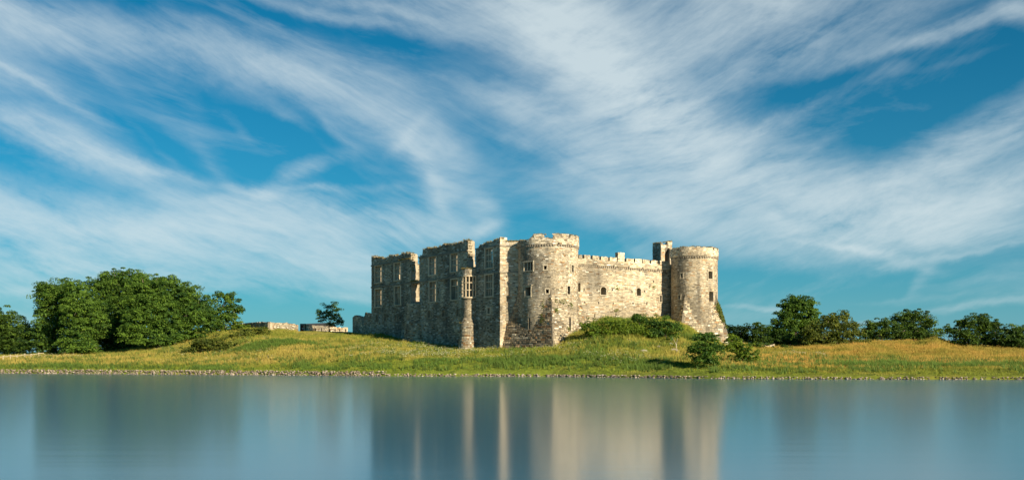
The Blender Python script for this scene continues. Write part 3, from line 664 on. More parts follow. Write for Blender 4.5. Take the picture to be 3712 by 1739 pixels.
# ---- round towers on spurred square bases
def spur_r(C, R, corner, a0, z0, zap, zc, lip):
    """drum of radius R; a square pyramid of half side a0 at z0 whose arrises die into the drum at zap; parapet proud above zc"""
    a1 = R / math.sqrt(2); al = [corner + R_(45 + 90 * i) for i in range(4)]
    def f(th, z):
        th = np.asarray(th, float); z = np.asarray(z, float)
        a = a0 + (a1 - a0) * (z - z0) / (zap - z0)
        m = np.max([np.cos(th - x) for x in al], axis=0)
        r = np.maximum(R, a / m)
        return r + lip * np.clip((z - zc) / .12, 0, 1)
    return f
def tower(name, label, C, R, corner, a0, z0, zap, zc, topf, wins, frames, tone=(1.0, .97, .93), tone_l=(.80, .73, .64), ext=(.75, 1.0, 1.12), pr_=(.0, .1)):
    rf = spur_r(C, R, corner, a0, z0, zap, zc, .16); S = surf_round(C, R, rf)
    H = math.pi * R; sgrid = np.arange(-H, H + .01, .42)
    tops = [(s, float(topf(s / R))) for s in sgrid[::-1]]
    ol = [(-H, .5), (H, .5)] + tops
    cols = np.array([R * (corner + R_(90) * i) for i in (-1, 0, 1)])
    tw = panel(name, ol, wins, S, ST, castle, .5, .9, cols=cols)
    if label: tag(tw, label)
    blk = bb(wins, .02)
    tf = lambda s: np.array([float(topf(x / R)) for x in np.atleast_1d(s)])
    vis = R_(112) * R
    inspur = lambda s, z: rf(s / R, z) > R + .04
    Vs, Cs = lay_stones(S, -vis, vis, z0 - 1, zc + 3, blk, top=tf, ch=(.15, .25), ln=(.3, .62), prot=(.018, .045), gap=.034, vj=.6, contrast=.95, seed=int(C[0]), only=lambda s, z: ~((rf(s / R, z) > R + .04) & (z < zc)))
    up_ = Vs[:, :, 2].mean(1) > zc; Cs[up_] *= rng.uniform(1.05, 1.45, (up_.sum(), 1))
    join_stones('wall_stone', Vs, Cs, ST, tw)
    Vs, Cs = lay_stones(S, -vis, vis, z0 - 1, zap, blk, ch=(.26, .42), ln=(.3, .75), prot=pr_, gap=.05, tilt=.012, vj=1.0, contrast=1.3, seed=2, only=inspur)
    Cs = Cs * np.where((np.arctan2(Vs[:, :, 0].mean(1) - C[0], -(Vs[:, :, 1].mean(1) - C[1])) < corner)[:, None], np.array(tone_l), np.array(tone)) * rng.choice(ext, (len(Cs), 1), p=[.3, .5, .2])  # left of the arris: algae-brown tint with shade painted in, right side paler
    ctr = Vs.mean(1); area = np.linalg.norm(np.cross(Vs[:, 5] - Vs[:, 4], Vs[:, 7] - Vs[:, 4]), axis=1)
    g = ground_z(ctr[:, 0], ctr[:, 1]); front = (ctr[:, 2] > g + .1) & ((ctr[:, 0] - C[0]) * (-C[0]) + (ctr[:, 1] - C[1]) * (-C[1]) > 0)
    score = np.where(front, area, 0); big_ = np.argsort(-score)[:230]; big_ = big_[score[big_] > 0]
    rest = np.ones(len(Vs), bool); rest[big_] = False
    single_stones(Vs[big_], Cs[big_], ST, tw)
    join_stones('wall_stone', Vs[rest], Cs[rest], ST, tw)
    mb = MB()                                           # corbels carrying the parapet
    for th in np.arange(R_(-62), R_(96), .46 / R):
        d = np.array((math.sin(th), -math.cos(th))); t = np.array((-d[1], d[0]))
        if rng.random() < .06: continue
        mb.box((C[0] + d[0] * (R + .05), C[1] + d[1] * (R + .05), zc - .12), (.12, .14, .15), np.array([(t[0], t[1], 0), (d[0], d[1], 0), (0, 0, 1)]), np.array((.3, .26, .2)) * rng.uniform(.8, 1.2), .012)
    tag(mb.build('corbel_table', DR, tw), kind='stuff')
    rr = R - .4; mb = MB(); n = 40
    mb.add([(C[0] + rr * math.sin(2 * math.pi * i / n), C[1] - rr * math.cos(2 * math.pi * i / n), zc - .6) for i in range(n)], [tuple(range(n))], (.22, .2, .12)); mb.build('tower_roof', ST, tw)
    for (w, kind) in frames:                            # dressed stones round the openings
        s0, s1, z0_, z1_ = w; mb = MB()
        def blockat(s, z, hs, hz, out=.02, hd=.09):
            p, nn = S(np.array([s]), np.array([z])); th = s / R; d = np.array((math.sin(th), -math.cos(th))); t = np.array((-d[1], d[0]))
            mb.box(p[0] + np.array((d[0], d[1], 0)) * out, (hs, hd, hz), np.array([(t[0], t[1], 0), (d[0], d[1], 0), (0, 0, 1)]), np.array((.44, .39, .29)) * rng.uniform(.85, 1.15), .008)
        zm = (z0_ + z1_) / 2; k = max(2, int((z1_ - z0_) / .4))
        for s in (s0 - .07, s1 + .07):
            for i in range(k): blockat(s + rng.uniform(-.03, .03), z0_ + (z1_ - z0_) * (i + .5) / k, .1, (z1_ - z0_) / k / 2 - .008)
        blockat((s0 + s1) / 2, z1_ + .09, (s1 - s0) / 2 + .2, .1, .03); blockat((s0 + s1) / 2, z0_ - .08, (s1 - s0) / 2 + .18, .09, .04)
        if kind == 'hood': blockat((s0 + s1) / 2, z1_ + .3, (s1 - s0) / 2 + .45, .08, .1, .14)
        if kind == 3:
            for i in (1, 2): blockat(s0 + (s1 - s0) * i / 3, zm, .09, (z1_ - z0_) / 2 - .004, -.22, .12)
        mb.build('window_surround', DR, tw)
    return tw, S, rf
RC = P2(6.425, 177.0); RR = 5.3
def wr(x0, x1, y0, y1, C, R, Z):
    a, zt = ray_round(*Z(x0, y0), C, R); b_, zb = ray_round(*Z(x1, y1), C, R); m = ray_round(*Z((x0 + x1) / 2, (y0 + y1) / 2), C, R)
    zt = ray_round(*Z((x0 + x1) / 2, y0), C, R)[1]; zb = ray_round(*Z((x0 + x1) / 2, y1), C, R)[1]
    return a * R, b_ * R, zb, zt
W3 = wr(682, 768, 312, 395, RC, RR, Z2); WQ = wr(868, 898, 348, 385, RC, RR, Z2); WN1 = wr(1128, 1150, 343, 410, RC, RR, Z2)
WH = wr(692, 745, 552, 635, RC, RR, Z2); WS = wr(887, 918, 573, 610, RC, RR, Z2); WR1 = wr(1090, 1118, 542, 620, RC, RR, Z2)
SL1 = wr(725, 740, 850, 945, RC, RR, Z2); SL2 = wr(1110, 1126, 845, 960, RC, RR, Z2); HO = wr(998, 1014, 133, 150, RC, RR, Z2)
ZCR = zq(21.95)
def rtop(th): return zq(rtop_(th))
def rtop_(th):
    d = math.degrees(th); n_ = float(fbm(np.array([d * .11]), np.array([2.0]), 8)[0])
    if d < -36: return 22.9 + .5 * (n_ - .5)
    if d < 7: return (23.55 if -31 < d < -8 else 23.0) + .9 * (n_ - .5)
    if d > 100: return 22.6
    notch = any(abs(d - q) < 2.2 for q in (22, 41, 58, 76))
    return 23.05 if notch else 23.72
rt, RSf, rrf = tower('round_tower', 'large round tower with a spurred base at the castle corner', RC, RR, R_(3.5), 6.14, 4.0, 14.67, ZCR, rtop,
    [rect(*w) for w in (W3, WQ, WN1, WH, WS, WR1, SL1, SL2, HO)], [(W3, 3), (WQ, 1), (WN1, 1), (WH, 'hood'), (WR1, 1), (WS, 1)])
TC = P2(34.75, 189.8); TR = 4.35
T1 = wr(985, 1005, 388, 428, TC, TR, Z3); T2 = wr(1222, 1258, 368, 436, TC, TR, Z3); T3 = wr(1232, 1268, 545, 630, TC, TR, Z3); T4 = wr(965, 982, 578, 612, TC, TR, Z3)
def ttop(th): return zq(ttop_(th))
def ttop_(th):
    d = math.degrees(th); n_ = float(fbm(np.array([d * .13]), np.array([5.0]), 18)[0])
    if abs(d - 42) < 2.5 or abs(d - 62) < 3: return 22.5
    if abs(d) > 105: return 22.4
    return 23.05 + .45 * (n_ - .5)
back_o = math.pi - R_(24)
T1b = ((T1[0] / TR + math.pi - .12) * TR, (T1[1] / TR + math.pi + .35) * TR, T1[2] + .1, T1[3] + .9)
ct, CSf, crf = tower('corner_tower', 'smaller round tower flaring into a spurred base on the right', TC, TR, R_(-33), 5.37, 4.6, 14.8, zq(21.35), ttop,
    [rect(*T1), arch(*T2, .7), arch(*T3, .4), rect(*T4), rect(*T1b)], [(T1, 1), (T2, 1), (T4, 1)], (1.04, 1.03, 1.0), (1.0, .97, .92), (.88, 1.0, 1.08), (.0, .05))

# ---- curtain wall between the towers
cd = P2(.822, .569); cn = P2(.569, -.822); co = P2(12.79, 179.04) - cd * 3.0
CL = 27.5
KS = surf_plane(co, cd, cn, lambda s, z: .14 * np.clip((z - zq(19.2)) / .1, 0, 1))
def c3(x, y): return ray_plane(*Z3(x, y), co, cd)
ZM, ZN = zq(20.95), zq(20.22)
def cw(x0, x1, y0, y1): return c3(x0, y0)[0], c3(x1, y0)[0], c3((x0 + x1) / 2, y1)[1], c3((x0 + x1) / 2, y0)[1]
A1 = cw(281, 330, 505, 575); A2 = cw(595, 633, 516, 582); A3 = cw(798, 815, 580, 637); L1 = cw(228, 235, 740, 775); L2 = cw(413, 420, 735, 760); L3 = cw(86, 106, 470, 545)
put = [cw(x, x + 9, y, y + 11) for x, y in ((140, 635), (261, 637), (388, 643), (561, 641), (682, 645), (133, 523), (247, 528), (381, 527), (553, 540), (664, 536), (741, 452))]
drains = [cw(x, x + 11, y, y + 10) for x, y in ((248, 316), (520, 331), (642, 340), (775, 350), (125, 308), (388, 323))]
ch_ = [arch(*A1, .8), arch(*A2, .8), arch(*A3), rect(*L1), rect(*L2), arch(*L3)] + [rect(*p) for p in put + drains]
ctop = [(s, ZN + rng.choice([0, 0, .06, -.08])) for s in np.arange(CL, -.1, -.5)]
cur = panel('curtain_wall', [(0, 2), (CL, 2)] + ctop, ch_, KS, ST, castle, .8, 1.7)
tag(cur, 'sunlit curtain wall with battlements between the two towers')
Vs, Cs = lay_stones(KS, 0, CL, 7.0, ZN + .02, bb(ch_, .02), ch=(.15, .25), ln=(.4, 1.0), prot=(.0, .035), gap=.034, vj=.6, contrast=.95, seed=7); up_ = Vs[:, :, 2].mean(1) > zq(19.2); Cs[up_] *= rng.uniform(1.05, 1.45, (up_.sum(), 1)); join_stones('wall_stone', Vs, Cs, ST, cur)
cax = np.array([(cd[0], cd[1], 0), (cn[0], cn[1], 0), (0, 0, 1)])
def on_cur(s, z, out=0.0): return np.array((*(co + cd * s + cn * out), z))
def merlon(s0, s1, zt, parent, thick=.55):
    mb = MB(); z = ZN - .06
    mb.box(on_cur((s0 + s1) / 2, (ZN - .1 + zt) / 2, .13 - thick / 2), ((s1 - s0) / 2 - .03, thick / 2 - .03, (zt - ZN) / 2), cax, (.25, .22, .17))
    while z < zt - .06:
        h = min(rng.uniform(.18, .27), zt - z); s = s0 + rng.uniform(-.04, .04)
        while s < s1 - .1:
            l = min(rng.uniform(.3, .6), s1 + rng.uniform(-.04, .04) - s)
            if not (z + h > zt - .05 and rng.random() < .18):
                mb.box(on_cur(s + l / 2, z + h / 2, .14 - thick / 2 + rng.uniform(-.02, .03)), (l / 2 - .012, thick / 2, h / 2 - .01), cax, stone_cols(np.array([on_cur(s, z)]), .8)[0] * rng.uniform(1.05, 1.45), .018)
            s += l
        z += h
    return mb.build('merlon', ST, parent)
for x0, x1 in ((92, 118), (135, 190), (208, 268), (283, 345), (358, 422), (505, 568), (580, 640), (648, 708), (722, 780), (798, 880)):
    merlon(c3(x0, 250)[0], c3(x1, 250)[0], ZM + rng.uniform(-.06, .06), cur)
tb = merlon(c3(430, 220)[0], c3(488, 220)[0], c3(458, 203)[1], cur, .8); tb['label'] = 'tall battlement block rising above the others'
mb = MB()
for s in np.arange(.5, CL - .6, .46):
    if rng.random() > .05: mb.box(on_cur(s, zq(19.08), .05), (.12, .14, .14), cax, np.array((.3, .26, .2)) * rng.uniform(.8, 1.2), .012)
tag(mb.build('corbel_table', DR, cur), kind='stuff')
for w in (A1, A2, A3):
    mb = MB(); s0, s1, z0, z1 = w; r = (s1 - s0) / 2; zc = z1 - r * .8
    for s in (s0 - .08, s1 + .08):
        for k in range(3): mb.box(on_cur(s, z0 + (zc - z0) * (k + .5) / 3, .02), (.11, .09, (zc - z0) / 6 - .01), cax, np.array((.44, .39, .29)) * rng.uniform(.85, 1.15), .01)
    for k in range(7):
        t = math.pi * (k + .5) / 7; c_, s_ = math.cos(t), math.sin(t)
        ax = np.array([(cd[0] * -s_, cd[1] * -s_, c_ * .8), (cn[0], cn[1], 0), (cd[0] * c_, cd[1] * c_, s_ * .8)])
        mb.box(on_cur(s0 + r + (r + .1) * c_, zc + (r * .8 + .1) * s_, .02), (r * .22, .09, .11), ax, np.array((.46, .4, .3)) * rng.uniform(.85, 1.15), .008)
    mb.box(on_cur((s0 + s1) / 2, z0 - .07, .03), (r + .2, .1, .08), cax, (.44, .39, .29)); mb.build('window_surround', DR, cur)
mb = MB(); ww = [co + cd * 0 - cn * .5, co + cd * CL - cn * .5, co + cd * CL - cn * 7, co + cd * 0 - cn * 7]
mb.add([(*p, zq(19.0)) for p in ww], [(0, 1, 2, 3)], (.2, .19, .12)); mb.add([(*ww[2], 2), (*ww[3], 2), (*ww[3], 19.4), (*ww[2], 19.4)], [(0, 1, 2, 3)], (.25, .22, .18))
mb.add([(*ww[1], 2), (*ww[2], 2), (*ww[2], 19), (*ww[1], 19)], [(0, 1, 2, 3)], (.25, .22, .18)); mb.build('wall_walk', ST, cur)

# ---- ruined stair turret behind the corner tower
tk = P2(*at(2396, 900, 195.4)[:2])
def trect(o, d, n, L_, zb, tops, hl, sd_):
    S = surf_plane(o, d, n); q = [(0, zb), (L_, zb)] + tops
    t = panel('turret_wall', ragged(q, .09, .5), hl, S, ST, None, .6, .55)
    Vs, Cs = lay_stones(S, .05, L_ - .05, zb, max(p[1] for p in tops) - .1, bb(hl), top=lambda s: np.interp(s, [p[0] for p in tops][::-1], [p[1] for p in tops][::-1]) - .1, ch=(.2, .32), ln=(.28, .65), contrast=1.4, seed=sd_)
    return t, Vs, Cs
turret = empty('stair_turret', (float(tk[0]), float(tk[1]), 18)); turret.parent = castle; turret.location = Vector((float(tk[0]), float(tk[1]), 18)) - castle.location
turret['label'] = 'broken square turret behind the right-hand tower'
o0 = tk
for (o, d, n, L_, tops, hl, sd_) in (
    (o0 + fd * 2.3, -fd, fn, 2.3, [(2.3, 25.4), (1.2, 25.6), (0, 25.5)], [], 1),
    (o0, cd, cn, 3.0, [(3.0, 26.0), (1.9, 25.9), (1.7, 25.2), (1.2, 25.3), (.9, 25.1), (0, 25.4)], [ragged([(1.15, 19.2), (2.35, 19.2), (2.4, 24.3), (1.9, 24.6), (1.0, 23.2)], .08, .5)], 2),
    (o0 + cd * 3.0, fd, -fn, 2.3, [(2.3, 25.2), (1.0, 25.8), (0, 26.0)], [], 3),
    (o0 + cd * 3.0 + fd * 2.3, -cd, -cn, 3.0, [(3.0, 25.0), (1.5, 24.6), (0, 25.2)], [], 4)):
    t, Vs, Cs = trect(o, d, n, L_, 15.0, tops, hl, sd_)
    t.parent = turret; t.matrix_parent_inverse = Matrix.Translation(-Vector((float(tk[0]), float(tk[1]), 18)))
    js = join_stones('wall_stone', Vs, Cs, ST, None); js.parent = turret; js.matrix_parent_inverse = Matrix.Translation(-Vector((float(tk[0]), float(tk[1]), 18)))

# ------------------------------------------------------------------ low garden walls left of the castle
def free_wall(name, a, b_, h, thick, label, seed, dirn=-1, contrast=1.3, ch=(.16, .26), zdrop=1.0, cat='wall', wobble=.15, prof_=None, holes=()):
    """freestanding rubble wall from a to b (plan points), following the ground"""
    a = np.asarray(a, float); b_ = np.asarray(b_, float); L_ = np.linalg.norm(b_ - a); d = (b_ - a) / L_; n = np.array((d[1], -d[0]))
    if n[1] > 0: n = -n
    base = lambda s: ground_z(a[0] + d[0] * np.asarray(s, float), a[1] + d[1] * np.asarray(s, float))
    ss = np.arange(0, L_ + .01, .5); top_ = base(ss) + h if prof_ is None else np.interp(ss, [p[0] for p in prof_], [p[1] for p in prof_])
    k_ = np.ones(9) / 9; top_ = np.convolve(np.pad(top_, 4, 'edge'), k_, 'valid') if prof_ is None else top_
    top_ = top_ + wobble * rng.uniform(-1, .7, len(ss)); S = surf_plane(a, d, n)
    ol = [(0, float(base(0)) - zdrop), (float(ss[-1]), float(base(L_)) - zdrop)] + [(float(x), float(z)) for x, z in zip(ss[::-1], top_[::-1])]
    root = empty(name, (float(a[0] + d[0] * L_ / 2), float(a[1] + d[1] * L_ / 2), float(base(L_ / 2)))); tag(root, label, cat)
    panel('wall_core', ol, list(holes), S, ST, root, .8, thick)
    Vs, Cs = lay_stones(S, 0, float(ss[-1]), float(base(ss).min()) - .3, float(top_.max()) + .1, bb(holes), top=lambda s: np.interp(s, ss, top_), ch=ch, ln=(.25, .6), prot=(.0, .07), gap=.03, contrast=contrast, seed=seed)
    join_stones('wall_stone', Vs, Cs * 1.1, ST, root)
    return root
c0 = at(979, 1190, 222.0)[:2]; c1 = at(1083, 1190, 233.0)[:2]
free_wall('garden_wall', at(840, 1180, 243.0)[:2], c0, 1.75, .6, 'shaded low stone wall running left into the trees', 11)
free_wall('garden_wall', c0 + P2(.02, -.02), c1, 1.72, .6, 'pale low stone wall ending at the dark gateway', 12)
g1 = at(1103, 1190, 235.0)[:2]; g2 = at(1262, 1195, 247.0)[:2]
free_wall('garden_wall', g1, g2, 1.62, .6, 'sunlit low stone wall behind the picnic tables', 13)
ra = ray_plane(1347, 1200, fo - fn * 1.0, fd)[0]; rb = ray_plane(1276, 1200, fo - fn * 1.0, fd)[0]
a_ = fo - fn * 1.0 + fd * (ra - .5); b2 = fo - fn * 1.0 + fd * rb; Lr = np.linalg.norm(b2 - a_)
free_wall('ruined_wall', a_, b2, 4, 1.0, 'dark ruined stone wall stub at the far end of the hall', 14, zdrop=2, contrast=1.2, ch=(.18, .3), wobble=.12,
          prof_=[(0, 12.0), (Lr * .1, 12.6), (Lr * .35, 12.9), (Lr * .40, 12.3), (Lr * .43, 10.2), (Lr * .5, 10.0), (Lr * .55, 12.0), (Lr * .8, 12.6), (Lr * .93, 12.3), (Lr, 11.5)])
# gateway
gm = (c1 + g1) / 2 + P2(.1, 1.2); gz = float(ground_z(gm[0], gm[1]))
gate = empty('garden_gate', (float(gm[0]), float(gm[1]), gz)); tag(gate, 'dark wooden gate with two small white notices between the low walls', 'gate')
for i in range(5):
    mb = MB(); mb.box((gm[0] - .56 + i * .28, gm[1], gz + .85), (.13, .03, .9), None, np.array((.035, .022, .02)) * (1 + .3 * (i % 2))); mb.build('board', M['wood'], gate)
for i in (0, 1):
    mb = MB(); mb.box((gm[0] - .12 + i * .26, gm[1] - .05, gz + .62), (.07, .008, .13), None, (.75, .75, .72)); mb.build('notice', M['metal'], gate)
# lean-to roof behind the sunlit wall
h0 = at(1088, 1176, 240.0); h1 = at(1170, 1172, 250.0); shed = empty('shed', (float(h0[0]), float(h0[1]), float(ground_z(h0[0], h0[1])))); tag(shed, 'low shed with a dark sloping roof behind the sunlit wall', 'shed')
mb = MB(); V = []
for p, zt in ((h0, 11.35), (h1, 12.0)):
    for k, dz in ((0, -.65), (3.0, 0), (6.0, -.65)): V.append((p[0] + .3 * k, p[1] + k, zt + dz))
mb.add(V, [(0, 3, 4, 1), (1, 4, 5, 2)], (.03, .033, .036)); mb.build('roof', M['metal'], shed)
mb = MB(); W4 = [V[0], V[3], V[5], V[2]]
mb.add([(x, y, z - .05) for x, y, z in W4] + [(x, y, 7.5) for x, y, z in W4], [(0, 1, 5, 4), (1, 2, 6, 5), (2, 3, 7, 6), (3, 0, 4, 7)], (.06, .05, .045)); mb.build('wall', M['wood'], shed)

# picnic tables
def picnic(px, py, Y, rz, label):
    p = at(px, py, Y); z = float(ground_z(p[0], p[1])); root = empty('picnic_table', (float(p[0]), float(p[1]), z)); tag(root, label, 'table', 'picnic tables on the castle lawn')
    root.rotation_euler[2] = rz; wc = (.07, .055, .04)
    def part(n, fn_):
        mb = MB(); fn_(mb); o = mk(n, np.concatenate(mb.v), mb.f, M['wood'], None, np.concatenate(mb.c)); o.parent = root
    for i in range(4): part('tabletop_plank', lambda mb: mb.box((0, -.3 + i * .2, .76), (.95, .094, .025), None, wc))
    for sgn in (-1, 1):
        for i in (0, 1): part('seat_plank', lambda mb: mb.box((0, sgn * (.66 + .15 * i), .46), (.95, .07, .022), None, wc))
        for e in (-1, 1): part('leg', lambda mb: mb.tube([(e * .65, sgn * .74, 0), (e * .65, sgn * .22, .735)], [.05, .05], 4, wc))
    for e in (-1, 1): part('crossbar', lambda mb: mb.box((e * .7, 0, .41), (.025, .8, .045), None, wc))
picnic(1155, 1200, 229, .1, 'picnic table left of the small tree')
picnic(1204, 1200, 231, -.1, 'picnic table beside the trunk of the small tree')
picnic(1242, 1201, 228, .05, 'picnic table nearest to the castle wall')

# fence by the left edge
frt = at(60, 1300, 212.0); fence = empty('rail_fence', (float(frt[0]), float(frt[1]), float(ground_z(frt[0], frt[1])))); tag(fence, 'pale wooden post and rail fence at the left edge', 'fence')
fp = []
for px in (-118, -92, -66, -40, -14, 12, 38, 62, 90, 113, 141):
    p = at(px, 1300, 212.0); z = float(ground_z(p[0], p[1])); fp.append((p[0], p[1], z))
    mb = MB(); mb.box((p[0], p[1], z + .35), (.085, .085, .85), None, np.array((.5, .43, .28)) * rng.uniform(.85, 1.1), .012); mb.build('post', M['wood'], fence)
zr = np.mean([p[2] for p in fp]) + .98
for i in range(len(fp)):
    a = np.array(fp[i]); b_ = np.array(fp[i + 1]) if i + 1 < len(fp) else a + np.array((1.0, 0, .1)); mb = MB()
    mb.tube([(a[0] - .04, a[1] - .12, a[2] + .95), (b_[0] + .04, b_[1] - .12, b_[2] + .95)], [.075, .075], 5, np.array((.55, .47, .3)) * rng.uniform(.85, 1.1)); mb.build('rail', M['wood'], fence)

# ------------------------------------------------------------------ trees and shrubs
def leaves(clumps, per, size, pal, sd, flat=.7, up=.35):
    """leaf-sized faces gathered in sprays: clumps (n,7) = centre, radii, brightness"""
    g = np.random.default_rng(sd); n = len(clumps); k = n * per
    c = np.repeat(clumps, per, 0)
    d = g.normal(size=(k, 3)); d /= np.linalg.norm(d, axis=1, keepdims=True); d[:, 2] = np.where(d[:, 2] < -.35, -d[:, 2], d[:, 2])
    rad = g.uniform(.45, 1.05, (k, 1)) ** .6
    p = c[:, :3] + d * c[:, 3:6] * rad
    nrm = d * .8 + g.normal(0, .55, (k, 3)) + np.array((0, 0, up)); nrm /= np.linalg.norm(nrm, axis=1, keepdims=True)
    t = np.cross(nrm, g.normal(size=(k, 3))); t /= np.linalg.norm(t, axis=1, keepdims=True); b_ = np.cross(nrm, t)
    L_ = size * g.uniform(.6, 1.35, (k, 1)); w = L_ * g.uniform(.42, .6, (k, 1))
    V = np.stack([p - t * L_ * .5, p + b_ * w * .5 + nrm * L_ * .08, p + t * L_ * .5, p - b_ * w * .5 + nrm * L_ * .08], 1)
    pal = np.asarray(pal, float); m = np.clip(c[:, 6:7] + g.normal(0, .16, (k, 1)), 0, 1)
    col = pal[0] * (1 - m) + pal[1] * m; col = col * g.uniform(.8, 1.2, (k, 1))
    yl = g.random(k) < .03; col[yl] = pal[1] * np.array((1.5, 1.25, .9))
    return V.reshape(-1, 3), np.arange(4 * k).reshape(-1, 4), np.repeat(col, 4, 0)
def clumps_in(lobes, per_lobe, csize, sd, zmin=None):
    g = np.random.default_rng(sd); out = []
    for (c, r, b_) in lobes:
        c = np.asarray(c, float); r = np.asarray(r, float); n = max(6, int(1.0 * per_lobe * (r.prod() ** (2 / 3)) / 4))
        d = g.normal(size=(n, 3)); d /= np.linalg.norm(d, axis=1, keepdims=True)
        rr = g.uniform(.5, 1.2, (n, 1)) if csize > .3 else g.uniform(.6, 1.1, (n, 1)); p = c + d * r * rr
        s = csize * g.uniform(.6, 1.5, (n, 1)); rad = np.concatenate([s, s, s * g.uniform(.45, .7, (n, 1))], 1)
        sp_ = g.random((n, 1)) < .14; p = np.where(sp_, c + d * r * g.uniform(1.15, 1.45, (n, 1)), p); rad = np.where(sp_, rad * .55, rad)   # sprigs standing out of the mass
        br = np.clip(b_ + g.normal(0, .3, (n, 1)), 0, 1)
        q = np.concatenate([p, rad, br], 1)
        if zmin is not None: q = q[q[:, 2] > zmin]
        out.append(q)
    return np.concatenate(out)
def hubs_of(P, lobes):
    L_ = np.array([l[0] for l in lobes]); return L_[np.argmin(((P[:, None] - L_[None]) ** 2).sum(-1), 1)]
LEAF = {
 'deep': ((.026, .066, .013), (.115, .195, .024)), 'ash': ((.030, .082, .014), (.140, .245, .030)), 'olive': ((.055, .088, .016), (.190, .225, .036)),
 'fresh': ((.05, .11, .012), (.19, .27, .026)), 'blue': ((.014, .042, .016), (.045, .095, .026)), 'gold': ((.07, .085, .014), (.20, .19, .025)),
}
NT = [0]
def grow(name, label, cat, px, base_py, Y, lobes_px, pal='ash', size=.42, per=62, csize=1.2, dens_=30, trunk=.35, group=None, sd=None, limbs=6, fill=True, skirt=False):
    """a tree or shrub: lobes_px = (px, py, rx, ry[, dY, brightness]) of each foliage mass, in photo pixels at the tree's own distance"""
    NT[0] += 1; sd = sd or NT[0] * 13; g = np.random.default_rng(sd)
    b0 = at(px, base_py, Y); z0 = float(ground_z(b0[0], b0[1])); base = np.array((b0[0], Y, z0))
    root = empty(name, (float(base[0]), float(base[1]), z0)); tag(root, label, cat, group)
    k = Y / F; lobes = []
    if skirt:
        xa = min(l[0] - l[2] for l in lobes_px); xb = max(l[0] + l[2] for l in lobes_px); n_ = 4
        lobes_px = list(lobes_px) + [(xa + (xb - xa) * (i + .5) / n_, base_py - 9 + g.uniform(-4, 4), (xb - xa) / n_ * .75, 20, 1.5, .35) for i in range(n_)]
    for L_ in lobes_px:
        x, y, rx, ry = L_[:4]; dY = L_[4] if len(L_) > 4 else 0.0; br = L_[5] if len(L_) > 5 else .45
        c = at(x, y, Y + dY); lobes.append((c, (rx * k, min(rx, ry * 1.2) * k * .9, ry * k), br))
    cl = clumps_in(lobes, dens_, csize, sd, z0 + .1)
    V, Fc, C = leaves(cl, int(per * 1.35), size * .92, LEAF[pal], sd + 1)
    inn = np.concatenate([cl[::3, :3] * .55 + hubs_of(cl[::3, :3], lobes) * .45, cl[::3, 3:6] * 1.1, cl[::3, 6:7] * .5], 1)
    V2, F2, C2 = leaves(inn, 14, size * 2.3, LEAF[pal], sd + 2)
    if fill: V, Fc, C = np.concatenate([V, V2]), np.concatenate([Fc, F2 + len(V)]), np.concatenate([C, C2])
    mk('crown', V, Fc, M['leaf'], root, C)
    mb = MB(); tops = sorted(lobes, key=lambda l: -l[0][2]); hub = np.mean([l[0] for l in lobes], 0); hub = base * .45 + hub * .55; hub[1] = Y
    bc = (.085, .07, .05)
    mid = (base + hub) / 2 + np.array((g.normal(0, .15), 0, 0)); mb.tube([base - (0, 0, .5), mid, hub], [trunk, trunk * .8, trunk * .62], 8, bc)
    trunk_o = mb.build('trunk', M['bark'], root, True)
    for l in tops[:limbs]:
        mb = MB(); e = np.asarray(l[0], float); st = mid + (hub - mid) * g.uniform(.3, 1.0); m2 = (st + e) / 2 + g.normal(0, .25, 3) * min(1, trunk * 3)
        mb.tube([st, m2, e], [trunk * .45, trunk * .28, trunk * .08], 6, bc); mb.build('limb', M['bark'], root, True)
    if trunk >= .25:
        mb = MB()
        for i in range(10):
            l = lobes[int(g.integers(0, len(lobes)))]; c_ = np.asarray(l[0]); r_ = np.asarray(l[1]); dv = g.normal(size=3); dv[1] = -abs(dv[1]) * .8; dv /= np.linalg.norm(dv)
            a0 = c_ + dv * r_ * .55; a1 = c_ + dv * r_ * 1.0 + np.array((0, 0, .4)); mb.tube([a0, (a0 + a1) / 2 + g.normal(0, .2, 3), a1], [.09, .07, .03], 5, (.24, .2, .14))
        tag(mb.build('twig', M['bark'], root, True), kind='stuff')
    return root
G1 = 'trees of the grove left of the castle'
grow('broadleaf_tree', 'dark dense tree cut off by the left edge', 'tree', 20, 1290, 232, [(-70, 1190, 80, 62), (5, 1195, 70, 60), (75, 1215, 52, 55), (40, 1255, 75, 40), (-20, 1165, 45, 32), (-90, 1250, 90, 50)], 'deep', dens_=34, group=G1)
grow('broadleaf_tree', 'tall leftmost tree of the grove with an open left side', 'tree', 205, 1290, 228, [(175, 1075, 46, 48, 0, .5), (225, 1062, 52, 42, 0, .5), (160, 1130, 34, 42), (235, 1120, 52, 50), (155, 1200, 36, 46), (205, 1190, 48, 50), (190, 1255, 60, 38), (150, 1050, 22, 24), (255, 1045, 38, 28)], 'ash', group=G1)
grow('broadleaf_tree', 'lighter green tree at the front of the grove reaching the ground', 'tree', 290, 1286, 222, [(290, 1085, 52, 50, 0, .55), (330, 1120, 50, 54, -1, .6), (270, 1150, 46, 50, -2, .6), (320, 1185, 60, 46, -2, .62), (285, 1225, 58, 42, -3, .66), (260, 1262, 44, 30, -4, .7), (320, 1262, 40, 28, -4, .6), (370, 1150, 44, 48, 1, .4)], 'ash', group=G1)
grow('broadleaf_tree', 'tallest tree at the back of the grove', 'tree', 430, 1284, 236, [(370, 1040, 52, 42, 0, .42), (430, 1028, 58, 44, 0, .42), (490, 1022, 54, 40, 0, .4), (395, 1090, 60, 52), (460, 1085, 62, 55), (430, 1150, 66, 60, 0, .3), (400, 1210, 66, 56, 0, .22), (460, 1225, 62, 56, 0, .2), (520, 1060, 50, 46)], 'ash', group=G1, trunk=.5)
